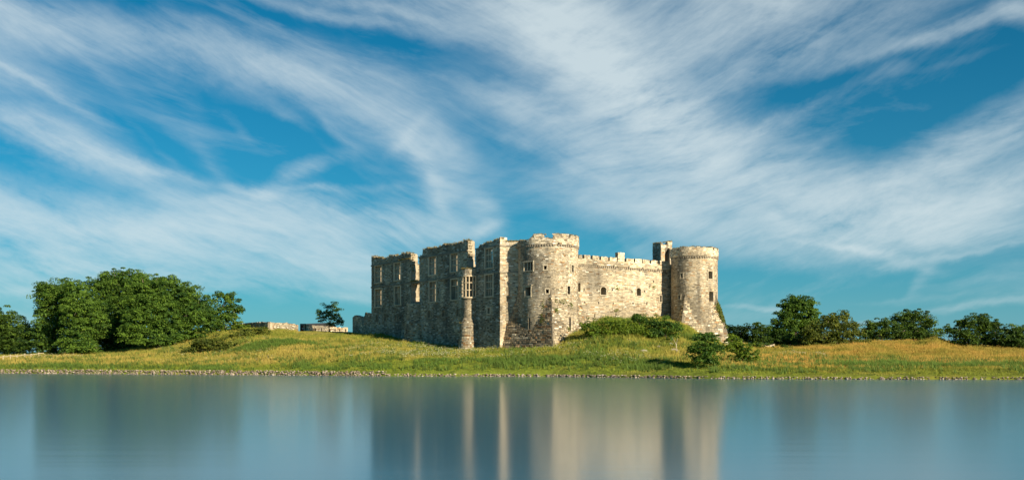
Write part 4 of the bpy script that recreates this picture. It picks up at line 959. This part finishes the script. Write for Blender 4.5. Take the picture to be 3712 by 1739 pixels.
grow('broadleaf_tree', 'broad domed tree at the right of the grove', 'tree', 590, 1284, 218, [(545, 1060, 66, 54, 0, .55), (610, 1058, 62, 52, 1, .5), (672, 1085, 52, 48, 1, .42), (720, 1125, 46, 46, 1, .4), (520, 1110, 56, 50, -2, .62), (580, 1125, 62, 54, -2, .6), (640, 1140, 58, 52, -1, .5), (505, 1165, 46, 46, -3, .65), (560, 1190, 56, 50, -3, .6), (622, 1205, 46, 46, -2, .5), (690, 1175, 50, 48, 0, .42), (745, 1170, 34, 42, 0, .4), (490, 1225, 46, 44, -3, .68), (540, 1250, 58, 38, -4, .62), (600, 1255, 50, 34, -3, .52)], 'ash', group=G1, trunk=.5, limbs=8)
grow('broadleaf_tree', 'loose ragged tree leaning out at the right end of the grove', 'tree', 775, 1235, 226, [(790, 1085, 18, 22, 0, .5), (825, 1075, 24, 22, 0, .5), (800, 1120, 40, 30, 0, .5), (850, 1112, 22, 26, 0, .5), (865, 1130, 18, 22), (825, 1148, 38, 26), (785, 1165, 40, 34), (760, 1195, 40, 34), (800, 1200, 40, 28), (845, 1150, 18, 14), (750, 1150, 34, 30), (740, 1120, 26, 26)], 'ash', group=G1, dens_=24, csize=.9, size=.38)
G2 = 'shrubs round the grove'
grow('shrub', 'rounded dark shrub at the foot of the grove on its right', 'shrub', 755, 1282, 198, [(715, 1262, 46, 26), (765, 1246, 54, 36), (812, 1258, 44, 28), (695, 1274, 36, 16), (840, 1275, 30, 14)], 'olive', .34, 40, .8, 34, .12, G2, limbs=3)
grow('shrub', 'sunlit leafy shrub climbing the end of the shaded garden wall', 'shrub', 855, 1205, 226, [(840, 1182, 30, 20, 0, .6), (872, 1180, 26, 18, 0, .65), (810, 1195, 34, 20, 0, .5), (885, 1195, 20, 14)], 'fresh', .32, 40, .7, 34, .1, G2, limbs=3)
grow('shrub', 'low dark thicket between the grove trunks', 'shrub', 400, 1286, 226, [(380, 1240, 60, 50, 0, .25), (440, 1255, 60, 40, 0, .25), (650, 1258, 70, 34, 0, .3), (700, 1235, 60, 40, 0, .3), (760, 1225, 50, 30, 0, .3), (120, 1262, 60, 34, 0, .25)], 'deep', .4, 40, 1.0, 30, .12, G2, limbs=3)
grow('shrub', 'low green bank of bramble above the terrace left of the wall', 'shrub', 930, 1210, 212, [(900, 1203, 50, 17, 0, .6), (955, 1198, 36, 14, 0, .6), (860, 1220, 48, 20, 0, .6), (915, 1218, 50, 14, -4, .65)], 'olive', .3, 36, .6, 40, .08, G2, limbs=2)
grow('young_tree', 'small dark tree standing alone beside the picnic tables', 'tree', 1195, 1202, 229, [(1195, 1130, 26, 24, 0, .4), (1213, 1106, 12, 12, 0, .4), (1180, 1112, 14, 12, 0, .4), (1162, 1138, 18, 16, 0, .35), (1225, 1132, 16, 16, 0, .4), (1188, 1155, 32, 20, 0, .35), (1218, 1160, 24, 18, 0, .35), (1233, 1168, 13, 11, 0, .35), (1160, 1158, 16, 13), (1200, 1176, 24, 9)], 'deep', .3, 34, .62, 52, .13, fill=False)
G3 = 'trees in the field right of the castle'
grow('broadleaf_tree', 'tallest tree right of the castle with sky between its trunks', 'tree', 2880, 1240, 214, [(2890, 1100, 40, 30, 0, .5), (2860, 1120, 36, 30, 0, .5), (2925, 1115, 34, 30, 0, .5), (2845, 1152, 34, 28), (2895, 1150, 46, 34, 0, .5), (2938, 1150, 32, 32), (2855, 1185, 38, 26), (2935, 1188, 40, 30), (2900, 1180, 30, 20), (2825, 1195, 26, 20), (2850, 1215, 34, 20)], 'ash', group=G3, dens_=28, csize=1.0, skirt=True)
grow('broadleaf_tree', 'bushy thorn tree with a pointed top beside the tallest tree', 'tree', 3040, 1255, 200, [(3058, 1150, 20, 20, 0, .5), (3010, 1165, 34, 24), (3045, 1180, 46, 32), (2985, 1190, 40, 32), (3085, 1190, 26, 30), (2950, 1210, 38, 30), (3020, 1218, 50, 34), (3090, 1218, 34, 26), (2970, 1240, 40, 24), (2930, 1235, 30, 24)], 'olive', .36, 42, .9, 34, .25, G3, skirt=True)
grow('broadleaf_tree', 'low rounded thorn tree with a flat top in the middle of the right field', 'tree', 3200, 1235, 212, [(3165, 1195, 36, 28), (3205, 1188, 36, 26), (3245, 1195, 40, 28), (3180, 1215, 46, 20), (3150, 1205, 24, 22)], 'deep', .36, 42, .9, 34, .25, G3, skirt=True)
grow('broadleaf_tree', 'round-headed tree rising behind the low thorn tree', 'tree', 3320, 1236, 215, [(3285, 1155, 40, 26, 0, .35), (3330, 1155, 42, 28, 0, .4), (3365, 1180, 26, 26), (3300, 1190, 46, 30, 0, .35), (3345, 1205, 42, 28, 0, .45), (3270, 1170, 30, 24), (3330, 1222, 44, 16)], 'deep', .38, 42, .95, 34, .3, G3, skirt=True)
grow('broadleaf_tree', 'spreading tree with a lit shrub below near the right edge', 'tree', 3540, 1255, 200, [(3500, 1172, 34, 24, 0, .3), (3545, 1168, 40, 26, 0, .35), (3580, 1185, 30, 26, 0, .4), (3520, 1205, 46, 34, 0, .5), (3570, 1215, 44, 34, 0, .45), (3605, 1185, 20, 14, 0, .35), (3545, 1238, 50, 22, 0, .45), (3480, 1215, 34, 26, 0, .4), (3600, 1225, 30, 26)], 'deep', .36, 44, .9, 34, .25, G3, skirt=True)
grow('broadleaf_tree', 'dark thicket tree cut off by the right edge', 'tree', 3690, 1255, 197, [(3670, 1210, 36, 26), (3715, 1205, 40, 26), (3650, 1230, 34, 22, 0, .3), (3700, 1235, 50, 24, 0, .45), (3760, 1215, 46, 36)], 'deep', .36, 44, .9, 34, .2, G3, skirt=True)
G4 = 'hedge bushes right of the castle'
grow('shrub', 'dark far hedge bush just right of the corner tower', 'shrub', 2670, 1235, 232, [(2650, 1200, 34, 20), (2695, 1198, 34, 22), (2665, 1218, 44, 20)], 'blue', .36, 42, .9, 34, .15, G4, limbs=3, skirt=True)
grow('shrub', 'taller dark hedge bush below the tallest tree', 'shrub', 2760, 1240, 230, [(2745, 1195, 34, 22), (2780, 1208, 40, 26), (2740, 1220, 44, 22), (2815, 1222, 30, 20)], 'deep', .36, 42, .9, 34, .15, G4, limbs=3, skirt=True)
grow('shrub', 'low hedge running between the tallest tree and the thorn tree', 'shrub', 2870, 1250, 205, [(2850, 1235, 44, 20), (2905, 1240, 44, 20), (2820, 1250, 40, 12), (2930, 1252, 50, 14)], 'deep', .34, 42, .8, 34, .12, G4, limbs=3, skirt=True)
grow('shrub', 'low bramble spreading over the field wall', 'shrub', 2770, 1258, 194, [(2730, 1252, 34, 9), (2780, 1256, 50, 9), (2840, 1258, 44, 10)], 'deep', .3, 36, .6, 34, .08, G4, limbs=2)
grow('shrub', 'spiky low hedge between the round-headed and the spreading tree', 'shrub', 3440, 1212, 222, [(3405, 1200, 20, 9), (3440, 1192, 22, 14), (3470, 1200, 22, 14), (3420, 1208, 36, 10)], 'deep', .34, 40, .6, 36, .1, G4, limbs=2)
grow('shrub', 'far low hedge line below the pylons', 'shrub', 3640, 1200, 250, [(3600, 1196, 40, 5), (3650, 1197, 50, 5), (3700, 1190, 40, 8)], 'blue', .36, 36, .6, 36, .08, G4, limbs=2)
G5 = 'bushes on the mound below the curtain wall'
def zb_(x, y): return Z3(x, y)
def B3(lst): return [(*Z3(x, y), rx / 2.413, ry / 2.413, *rest) for x, y, rx, ry, *rest in lst]
grow('bush', 'yellow-green bramble bush on the left of the mound', 'bush', Z3(220, 900)[0], 1200, 167, B3([(180, 870, 70, 50, 0, .6), (260, 850, 80, 50, 0, .6), (300, 910, 90, 60, 0, .55), (230, 920, 60, 40, 0, .7)]), 'fresh', .3, 44, .8, 36, .08, G5, limbs=3)
grow('bush', 'broad green bramble bush in the middle of the mound', 'bush', Z3(450, 900)[0], 1205, 167, B3([(380, 830, 90, 40, 0, .5), (460, 850, 100, 55, 0, .5), (520, 880, 90, 60, 0, .5), (430, 910, 90, 50, 0, .55), (600, 900, 80, 60, 0, .5), (330, 960, 70, 34, -2, .7), (480, 965, 60, 30, -2, .65), (560, 955, 50, 30, -2, .6), (690, 955, 60, 36, -2, .6), (400, 1000, 40, 18, -4, .7)]), 'fresh', .3, 44, .8, 36, .08, G5, limbs=3)
grow('bush', 'elder bush with spiky top against the curtain wall', 'bush', Z3(630, 850)[0], 1180, 172, B3([(620, 790, 50, 35, 0, .4), (580, 780, 26, 22, 0, .4), (665, 800, 40, 30, 0, .4), (640, 840, 90, 45, 0, .45), (600, 762, 18, 14)]), 'ash', .3, 36, .55, 40, .08, G5, limbs=4)
grow('bush', 'dark bush on the right of the mound beside the corner tower', 'bush', Z3(860, 900)[0], 1205, 168, B3([(760, 830, 80, 50, 0, .35), (850, 820, 70, 45, 0, .4), (920, 860, 55, 50, 0, .35), (800, 890, 100, 60, 0, .35), (880, 920, 80, 60, 0, .4), (830, 960, 80, 40, 0, .45), (730, 900, 60, 60, 0, .5), (790, 985, 46, 24, -2, .6), (900, 965, 40, 26, -2, .6), (960, 880, 26, 30, 0, .5)]), 'ash', .3, 46, .85, 36, .1, G5, limbs=4)
grow('bush', 'large dark bush standing in front of the corner tower', 'bush', 2553, 1322, 142, [(2545, 1240, 34, 28, 0, .35), (2575, 1248, 30, 30, 0, .35), (2520, 1262, 34, 34, 0, .35), (2560, 1275, 44, 38, -1, .45), (2600, 1275, 22, 32, 0, .35), (2535, 1302, 46, 28, -1, .5), (2587, 1306, 38, 24, -1, .5), (2565, 1222, 16, 14), (2535, 1222, 12, 12)], 'ash', .27, 44, .6, 44, .12, 'bushes at the foot of the corner tower', limbs=5)
grow('bush', 'sunlit bush right of the large dark bush with yellow tips', 'bush', 2695, 1315, 146, [(2650, 1232, 26, 18, 0, .95), (2672, 1250, 34, 24, 0, .6), (2655, 1270, 34, 24, 0, .4), (2700, 1275, 38, 28, 0, .5), (2685, 1300, 36, 20, 0, .5), (2730, 1290, 24, 20, 0, .5), (2640, 1258, 22, 20, 0, .4)], 'fresh', .27, 44, .55, 44, .1, 'bushes at the foot of the corner tower', limbs=5)

# ------------------------------------------------------------------ ivy on the towers (parts of the castle)
def ivy(S, parent, pts, pal, n, size, sd):
    g = np.random.default_rng(sd); pts = np.asarray(pts, float); i = g.integers(0, len(pts), n)
    s = pts[i, 0] + g.normal(0, 1, n) * pts[i, 2]; z = pts[i, 1] + g.normal(0, 1, n) * pts[i, 3]
    p, nn = S(s, z); p = p + nn * g.uniform(.05, .3, (n, 1)); nn = nn + g.normal(0, .45, (n, 3)); nn /= np.linalg.norm(nn, axis=1, keepdims=True)
    t = np.cross(nn, g.normal(size=(n, 3))); t /= np.linalg.norm(t, axis=1, keepdims=True); b_ = np.cross(nn, t); L_ = size * g.uniform(.6, 1.3, (n, 1))
    V = np.stack([p - t * L_ * .5, p + b_ * L_ * .32, p + t * L_ * .5, p - b_ * L_ * .32], 1); a, b2_ = np.array(LEAF[pal]); m = g.random((n, 1))
    o = mk('ivy', V.reshape(-1, 3), np.arange(4 * n).reshape(-1, 4), M['leaf'], parent, np.repeat(a * (1 - m) + b2_ * m, 4, 0)); tag(o, kind='stuff')
iv = []
for x, y, sx_, sz_ in ((1300, 690, .16, .5), (1315, 730, .18, .5), (1325, 770, .14, .4), (1330, 790, .1, .3), (1350, 850, .08, .3)):
    th, z = ray_round(*Z3(min(x, 1296), y), TC, TR); iv.append((R_(55) * TR + (x - 1300) * .006, z, sx_ * 1.2, sz_))
ivy(CSf, ct, iv, 'olive', 1500, .24, 3)
iv = []
for x, y, a_, b2 in ((845, 835, .25, .4), (850, 870, .3, .4), (1000, 690, .5, .2), (1060, 685, .4, .2), (1135, 715, .3, .35), (990, 780, .2, .4), (1135, 950, .2, .25), (860, 720, .15, .5), (975, 770, .2, .2)):
    th, z = ray_round(*Z2(x, y), RC, RR + (.9 if y > 800 else .3)); iv.append((th * RR, z, a_, b2))
ivy(RSf, rt, iv, 'olive', 380, .2, 4)
iv = [(c3(x, y)[0], c3(x, y)[1], .35, .18) for x, y in ((418, 712), (740, 510), (660, 745), (760, 750), (600, 755), (420, 515), (165, 780), (230, 790), (300, 800), (520, 790), (780, 760))]
ivy(KS, cur, iv, 'olive', 420, .2, 5)
# dry grass and weeds growing on the wall tops
def top_grass(parent, pts, n, sd, hgt=.35):
    g = np.random.default_rng(sd); pts = np.asarray(pts, float); i = g.integers(0, len(pts), n); p = pts[i] + g.normal(0, .12, (n, 3)) * (1, 1, .25)
    a = g.uniform(0, 6.28, n); d = np.stack([np.cos(a), np.sin(a), 0 * a], 1); h = hgt * g.uniform(.4, 1.3, (n, 1)); lean = g.normal(0, .3, (n, 3)) * h; lean[:, 2] = 0
    V = np.stack([p - d * .035, p + d * .035, p + np.array((0, 0, 1)) * h + lean], 1); m = g.random((n, 1)); c = np.array((.10, .11, .03)) * (1 - m) + np.array((.40, .29, .11)) * m
    o = mk('wall_top_grass', V.reshape(-1, 3), np.arange(3 * n).reshape(-1, 3), M['grass'], parent, np.repeat(c, 3, 0)); tag(o, kind='stuff')
tpts = [FS(np.array([s]), np.array([z]), rng.uniform(.05, .8))[0][0] for s, z in rag if z > 20.3 for _ in range(4)]
top_grass(hall, tpts, 5200, 1)
top_grass(hall, [on_front(s, n1[0][1] if n1[1][0] < s < n1[0][0] else 22.9, .1) for s in list(np.arange(n1[1][0], n1[0][0] + 4, .3))] + [on_front(s, 22.9, .12) for s in np.arange(31.5, 36, .3)], 900, 2, .3)
top_grass(rt, [RSf(np.array([th * RR]), np.array([rtop(th)]), .3)[0][0] for th in np.arange(-1.4, 1.5, .06)], 1500, 3, .22)
top_grass(ct, [CSf(np.array([th * TR]), np.array([ttop(th)]), .3)[0][0] for th in np.arange(-1.4, 1.5, .06)], 1100, 4, .22)
top_grass(cur, [on_cur(s, ZN + .05, -.2) for s in np.arange(2, 22, .35)], 700, 5, .22)
top_grass(rec, [np.array((*(bo + bd * s), btop)) for s in np.arange(0, 4.5, .2)], 500, 6, .28)
top_grass(ori, [np.array((*(oO + (fn * math.cos(a) - fd * math.sin(a)) * 1.38), z)) for a in np.arange(-1.5, 1.5, .1) for z in (19.15,)] + [np.array((*(oO + (fn * math.cos(a) - fd * math.sin(a)) * 1.78), 9.2)) for a in np.arange(-.6, .2, .2)], 420, 7, .25)
top_grass(turret, [np.array((*(tk + cd * s), 25.4 + .2 * s)) for s in np.arange(0, 3, .2)] + [np.array((*(tk + fd * s), 25.5)) for s in np.arange(0, 2.3, .2)], 300, 8, .25)

# ------------------------------------------------------------------ rocks, dead branch, shore stones
def rock_mesh(sd, sub=1):
    import bmesh
    bm = bmesh.new(); bmesh.ops.create_icosphere(bm, subdivisions=sub, radius=1.0); g = np.random.default_rng(sd)
    for _ in range(5):
        n = Vector(g.normal(size=3)).normalized(); d = g.uniform(.55, .85)
        for v in bm.verts:
            k = v.co.dot(n)
            if k > d: v.co -= n * (k - d)
    for v in bm.verts: v.co *= 1 + g.normal(0, .05)
    V = np.array([v.co[:] for v in bm.verts]); Fc = np.array([[v.index for v in f.verts] for f in bm.faces]); bm.free(); return V, Fc
ROCK = [rock_mesh(i, 1) for i in range(10)]; ROCKM = []
for i, (V, Fc) in enumerate(ROCK):
    me = bpy.data.meshes.new('rock'); me.from_pydata([tuple(v) for v in V], [], [tuple(map(int, f)) for f in Fc]); me.polygons.foreach_set('use_smooth', np.zeros(len(Fc), bool)); me.update()
    c = np.ones((len(V), 4), np.float32); c[:, :3] = np.array([(.30, .25, .2), (.22, .18, .145), (.38, .33, .27), (.14, .115, .09), (.42, .37, .3), (.2, .15, .11), (.27, .22, .175), (.11, .095, .08), (.32, .27, .22), (.55, .5, .43)][i])
    me.color_attributes.new('Col', 'FLOAT_COLOR', 'POINT').data.foreach_set('color', c.ravel()); me.materials.append(M['shore_stone']); ROCKM.append(me)
for i, (px, py, Y, s, lab) in enumerate(((Z3(660, 1060)[0], 1272, 158, (1.0, .7, .45), 'flat white boulder lying in the grass below the mound'), (Z3(790, 1037)[0], 1262, 162, (.55, .45, .4), 'small white boulder below the dark mound bush'), (Z3(897, 992)[0], 1243, 165, (.65, .5, .4), 'white boulder half hidden under the dark mound bush'), (2595, 1334, 141, (.42, .35, .35), 'small pale stone in the grass under the large dark bush'), (2666, 1335, 139, (.45, .35, .3), 'small pale stone in the grass below the sunlit bush'), (Z3(925, 1035)[0], 1261, 160, (1.1, .7, .55), 'pale boulder at the foot of the dead branch'), (Z3(955, 1040)[0], 1263, 159.5, (.6, .5, .5), 'smaller boulder right of the dead branch'))):
    p = at(px, py, Y); o = link('boulder', ROCKM[(9, 4, 9, 2, 4, 2, 4)[i]].copy(), None); o.location = (p[0], p[1], float(ground_z(p[0], p[1])) + s[2] * .35); o.scale = tuple(q * .75 for q in s); o.rotation_euler[2] = i * 1.3
    tag(o, lab, 'boulder', 'boulders on the slope')
p = at(Z3(935, 1030)[0], 1262, 160.4); z = float(ground_z(p[0], p[1])); db = empty('dead_branch', (float(p[0]), float(p[1]), z)); tag(db, 'bare pale forked dead branch standing on the slope', 'branch')
mb = MB(); mb.tube([(p[0], p[1], z - .2), (p[0] + .2, p[1], z + .6), (p[0] + .15, p[1], z + 1.1)], [.09, .07, .05], 6, (.38, .35, .27)); mb.build('stem', M['bark'], db, True)
for dx, dz, st in ((-.5, 2.3, 1.0), (.4, 2.1, .9), (.3, 1.6, .6), (-.25, 1.8, 1.05)):
    mb = MB(); mb.tube([(p[0] + .17, p[1], z + st), (p[0] + dx * .5 + .1, p[1] + .1, z + (st + dz) / 2), (p[0] + dx, p[1], z + dz)], [.04, .03, .012], 5, (.38, .35, .27)); mb.build('fork', M['bark'], db, True)
shore = empty('shore_edging', (0, 150, 0)); tag(shore, 'rough line of pale stones edging the pond', kind='structure')
cand = []; px = -140.0
while px < 3860:
    Y = shore_y(px); thick = 4 if px < 1400 else 2
    if not (3050 < px < 3060):
        for row in range(thick):
            if rng.random() < (.12 if px < 1300 else .2 if px < 2550 else .42) : continue
            s = rng.uniform(.13, .25) * (1.35 if rng.random() < .12 else 1) * (.8 if px > 2550 else 1)
            yy = Y + .05 + row * .34 + rng.uniform(-.12, .12) + .5 * (fbm(np.array([px * .02]), np.array([1.0]), 3)[0] - .5); X = (px + rng.uniform(-4, 4) - CX) / F * yy
            cand.append((X, yy, .03 + row * .2 + rng.uniform(-.03, .07), s, rng.integers(0, 9), s / yy))
    px += rng.uniform(3.5, 7.5)
cand.sort(key=lambda c: -c[5]); vis_ = [c for c in cand if -20 < CX + F * c[0] / c[1] < 3732]; sel = vis_[:300]; ids = set(map(id, sel)); rest = [c for c in cand if id(c) not in ids]
for (X, Y, z, s, k, _q) in sel:
    o = link('stone', ROCKM[k], None); o.parent = shore; o.location = (X, Y - 150, z); o.scale = (s * rng.uniform(.8, 1.3), s * rng.uniform(.7, 1), s * rng.uniform(.5, .8)); o.rotation_euler = (rng.uniform(-.3, .3), rng.uniform(-.3, .3), rng.uniform(0, 6.28))
vv, ff, cc_, n = [], [], [], 0
for (X, Y, z, s, k, _q) in rest:
    V, Fc = ROCK[k]; a = rng.uniform(0, 6.28); Rm = np.array([(math.cos(a), -math.sin(a), 0), (math.sin(a), math.cos(a), 0), (0, 0, 1)])
    vv.append((V * (s * rng.uniform(.8, 1.3), s * .85, s * rng.uniform(.5, .8))) @ Rm.T + (X, Y, z)); ff.append(Fc + n); n += len(V); cc_.append(np.broadcast_to(np.array((.27, .225, .18)) * rng.uniform(.4, 1.5), V.shape))
tag(mk('small_stone', np.concatenate(vv), np.concatenate(ff), M['shore_stone'], shore, np.concatenate(cc_)), kind='stuff')

# far field wall and pylons
free_wall('field_wall', at(3590, 1215, 232)[:2], at(3690, 1215, 226)[:2], 1.9, .6, 'pale rubble field wall near the right edge', 31, contrast=1.5, ch=(.2, .3))
free_wall('field_wall', at(2755, 1250, 201)[:2], at(2810, 1250, 203)[:2], .75, .6, 'low pale field wall behind the bramble right of the castle', 32, contrast=1.3)
def pylon(px, top_py, Y, label):
    p = at(px, top_py, Y); zt = p[2]; zb = 1.8; H = zt - zb; root = empty('pylon', (float(p[0]), float(p[1]), zb)); tag(root, label, 'pylon', 'far power pylons')
    gcol = (.16, .18, .18); w = lambda f: (4.2 * (1 - f) ** 1.3 + .5) if f < .62 else .9
    for sx_ in (-1, 1):
        for sy in (-1, 1):
            mb = MB(); mb.tube([(p[0] + sx_ * w(f), p[1] + sy * w(f), zb + H * f) for f in (0, .3, .6, .8, 1)], [.16] * 5, 4, gcol); mb.build('leg', M['metal'], root)
    for f0, f1_ in ((0, .2), (.2, .38), (.38, .52), (.52, .65), (.65, .8), (.8, .95)):
        mb = MB()
        for sgn in (-1, 1): mb.tube([(p[0] - sgn * w(f0), p[1] - w(f0), zb + H * f0), (p[0] + sgn * w(f1_), p[1] - w(f1_), zb + H * f1_)], [.1, .1], 4, gcol)
        mb.build('brace', M['metal'], root)
    for f, l in ((.66, 6.5), (.8, 5.2), (.93, 4.2)):
        mb = MB(); mb.tube([(p[0] - l, p[1], zb + H * f), (p[0], p[1], zb + H * (f + .03)), (p[0] + l, p[1], zb + H * f)], [.1, .22, .1], 4, gcol); mb.build('cross_arm', M['metal'], root)
pylon(3618, 1178, 1250, 'faint lattice pylon beside the spreading tree'); pylon(3670, 1173, 1150, 'faint lattice pylon above the right-hand thicket')

# ------------------------------------------------------------------ grass
def in_castle(X, Y):
    P = np.stack([X, Y], 1); h = np.array([fo, fo + fd * S_END, fo + fd * S_END - fn * 12, fo - fn * 12]); c = np.array([co, co + cd * CL, co + cd * CL - cn * 8, co - cn * 8])
    r = inpoly(P, h) | inpoly(P, c) | (np.hypot(X - RC[0], Y - RC[1]) < RR) | (np.hypot(X - TC[0], Y - TC[1]) < TR); return r
g = np.random.default_rng(99)
def scatter(n, y0, y1, pxr=(-60, 3780)):
    px = g.uniform(pxr[0], pxr[1], n); Y = shore_y(px) + y0 + (y1 - y0) * g.random(n) ** .9; X = (px - CX) / F * Y
    ok = ~in_castle(X, Y); return X[ok], Y[ok], px[ok]
def blades(X, Y, h, w, k, col, name, label, cat, lean=.25):
    n = len(X); z = ground_z(X, Y); P = np.stack([X, Y, z - .04], 1); P = np.repeat(P, k, 0); h = np.repeat(h, k)[:, None]; col = np.repeat(col, k, 0); m = n * k
    P[:, :2] += g.normal(0, .12, (m, 2)); a = g.uniform(0, 6.28, m); d = np.stack([np.cos(a), np.sin(a) * .5, 0 * a], 1); hh_ = h * g.uniform(.55, 1.25, (m, 1))
    ln_ = g.normal(0, lean, (m, 3)) * hh_; ln_[:, 2] = 0; ln_[:, 0] -= .12 * hh_[:, 0]
    V = np.stack([P - d * w, P + d * w, P + np.array((0, 0, 1)) * hh_ + ln_], 1); c = np.repeat(col * g.uniform(.75, 1.3, (m, 1)), 3, 0)
    o = mk(name, V.reshape(-1, 3), np.arange(3 * m).reshape(-1, 3), M['grass'], None, c); tag(o, label, cat, kind='stuff'); return o
X, Y, px = scatter(105000, 1.2, 62); X2, Y2, px2 = scatter(22000, 60, 92, (2600, 3780)); X, Y, px = np.concatenate([X, X2]), np.concatenate([Y, Y2]), np.concatenate([px, px2])
hgt = .22 + .30 * np.clip((Y - shore_y(px) - 5) / 8, 0, 1) + .25 * (fbm(X * .2, Y * .2, 51) - .5)
hgt = np.where((px > 1075) & (px < 1360) & (Y > 211), .12, hgt)
hgt = hgt * g.choice([.6, 1, 1.4], len(hgt), p=[.35, .55, .1])
blades(X, Y, np.clip(hgt, .1, 1.1), .05, 6, turf_colour(X, Y) * 1.12, 'meadow_grass', 'long meadow grass covering the slope from straw to green', 'grass')
# taller rank tussocks in patches
X, Y, px = scatter(26000, 2.2, 40); keep = fbm(X * .16, Y * .4, 71) > .55; X, Y, px = X[keep], Y[keep], px[keep]
blades(X, Y, g.uniform(.45, .95, len(X)), .07, 5, np.array((.065, .105, .018)) * (1 + g.random((len(X), 1)) * 1.1), 'rank_grass', 'darker rank tussocks scattered over the bank', 'grass')
# sedge along the bank and the overgrown edge of the terrace
SX, SY, SHh = [], [], []
for (pa, pb, da, db, n_, h0_, h1_) in ((2960, 3780, 13, 21, 5200, .55, 1.0), (2700, 2960, 12, 18, 700, .4, .8), (60, 300, 5, 11, 900, .35, .8), (700, 1130, 3, 8, 1800, .3, .6), (1500, 2500, 4, 9, 2600, .3, .65), (1130, 1420, 2.5, 6, 700, .3, .55), (2000, 2200, 11, 17, 500, .35, .7)):
    px_ = g.uniform(pa, pb, n_); Y_ = shore_y(px_) + g.uniform(da, db, n_); X_ = (px_ - CX) / F * Y_; kk = fbm(X_ * .15, Y_ * .3, 91) > .43
    SX.append(X_[kk]); SY.append(Y_[kk]); SHh.append(g.uniform(h0_, h1_, kk.sum()))
a_ = g.uniform(0, 6.28, 1500); q_ = np.sqrt(g.random(1500)); SX.append(-46.5 + np.cos(a_) * q_ * 8.5); SY.append(194.8 + np.sin(a_) * q_ * 2.3); SHh.append(g.uniform(.45, .85, 1500))
SX, SY, SHh = np.concatenate(SX), np.concatenate(SY), np.concatenate(SHh)
blades(SX, SY, SHh, .06, 6, np.array((.075, .125, .02)) * (1 + g.random((len(SX), 1)) * 1.0), 'sedge', 'darker green sedge along the bank and the terrace edge', 'sedge')
# white umbels below the hall front
def umbels(n, px0, px1, y0, y1, sd):
    q = np.random.default_rng(sd); px = q.uniform(px0, px1, n); Y = shore_y(px) + q.uniform(y0, y1, n); X = (px - CX) / F * Y; ok = ~in_castle(X, Y) & (fbm(X * .3, Y * .3, 81) > .47); return X[ok], Y[ok]
UX, UY = [], []
for a in ((1500, 1250, 1860, 11, 38, 1), (600, 1380, 2150, 9, 17, 2), (260, 2120, 2420, 6, 20, 3), (350, 560, 1000, 14, 45, 4), (350, 2800, 3000, 34, 50, 5), (200, 0, 300, 22, 32, 6)):
    x, y = umbels(*a); UX.append(x); UY.append(y)
UX = np.concatenate(UX); UY = np.concatenate(UY); n = len(UX); z = ground_z(UX, UY) + g.uniform(.45, .85, n)
k = 5; P = np.repeat(np.stack([UX, UY, z], 1), k, 0) + g.normal(0, .1, (n * k, 3)) * (1, 1, .35); d = g.normal(size=(n * k, 3)) * (1, 1, .3); d /= np.linalg.norm(d, axis=1, keepdims=True); e = np.cross(d, g.normal(0, .25, (n * k, 3)) + np.array((0, -.4, 1))); e /= np.linalg.norm(e, axis=1, keepdims=True)
s_ = g.uniform(.03, .06, (n * k, 1)); V = np.stack([P - d * s_, P + e * s_, P + d * s_, P - e * s_], 1)
o = mk('cow_parsley', V.reshape(-1, 3), np.arange(4 * n * k).reshape(-1, 4), M['grass'], None, (.62, .60, .42)); tag(o, 'white flowering umbels in the grass below the castle', 'flowers', kind='stuff')
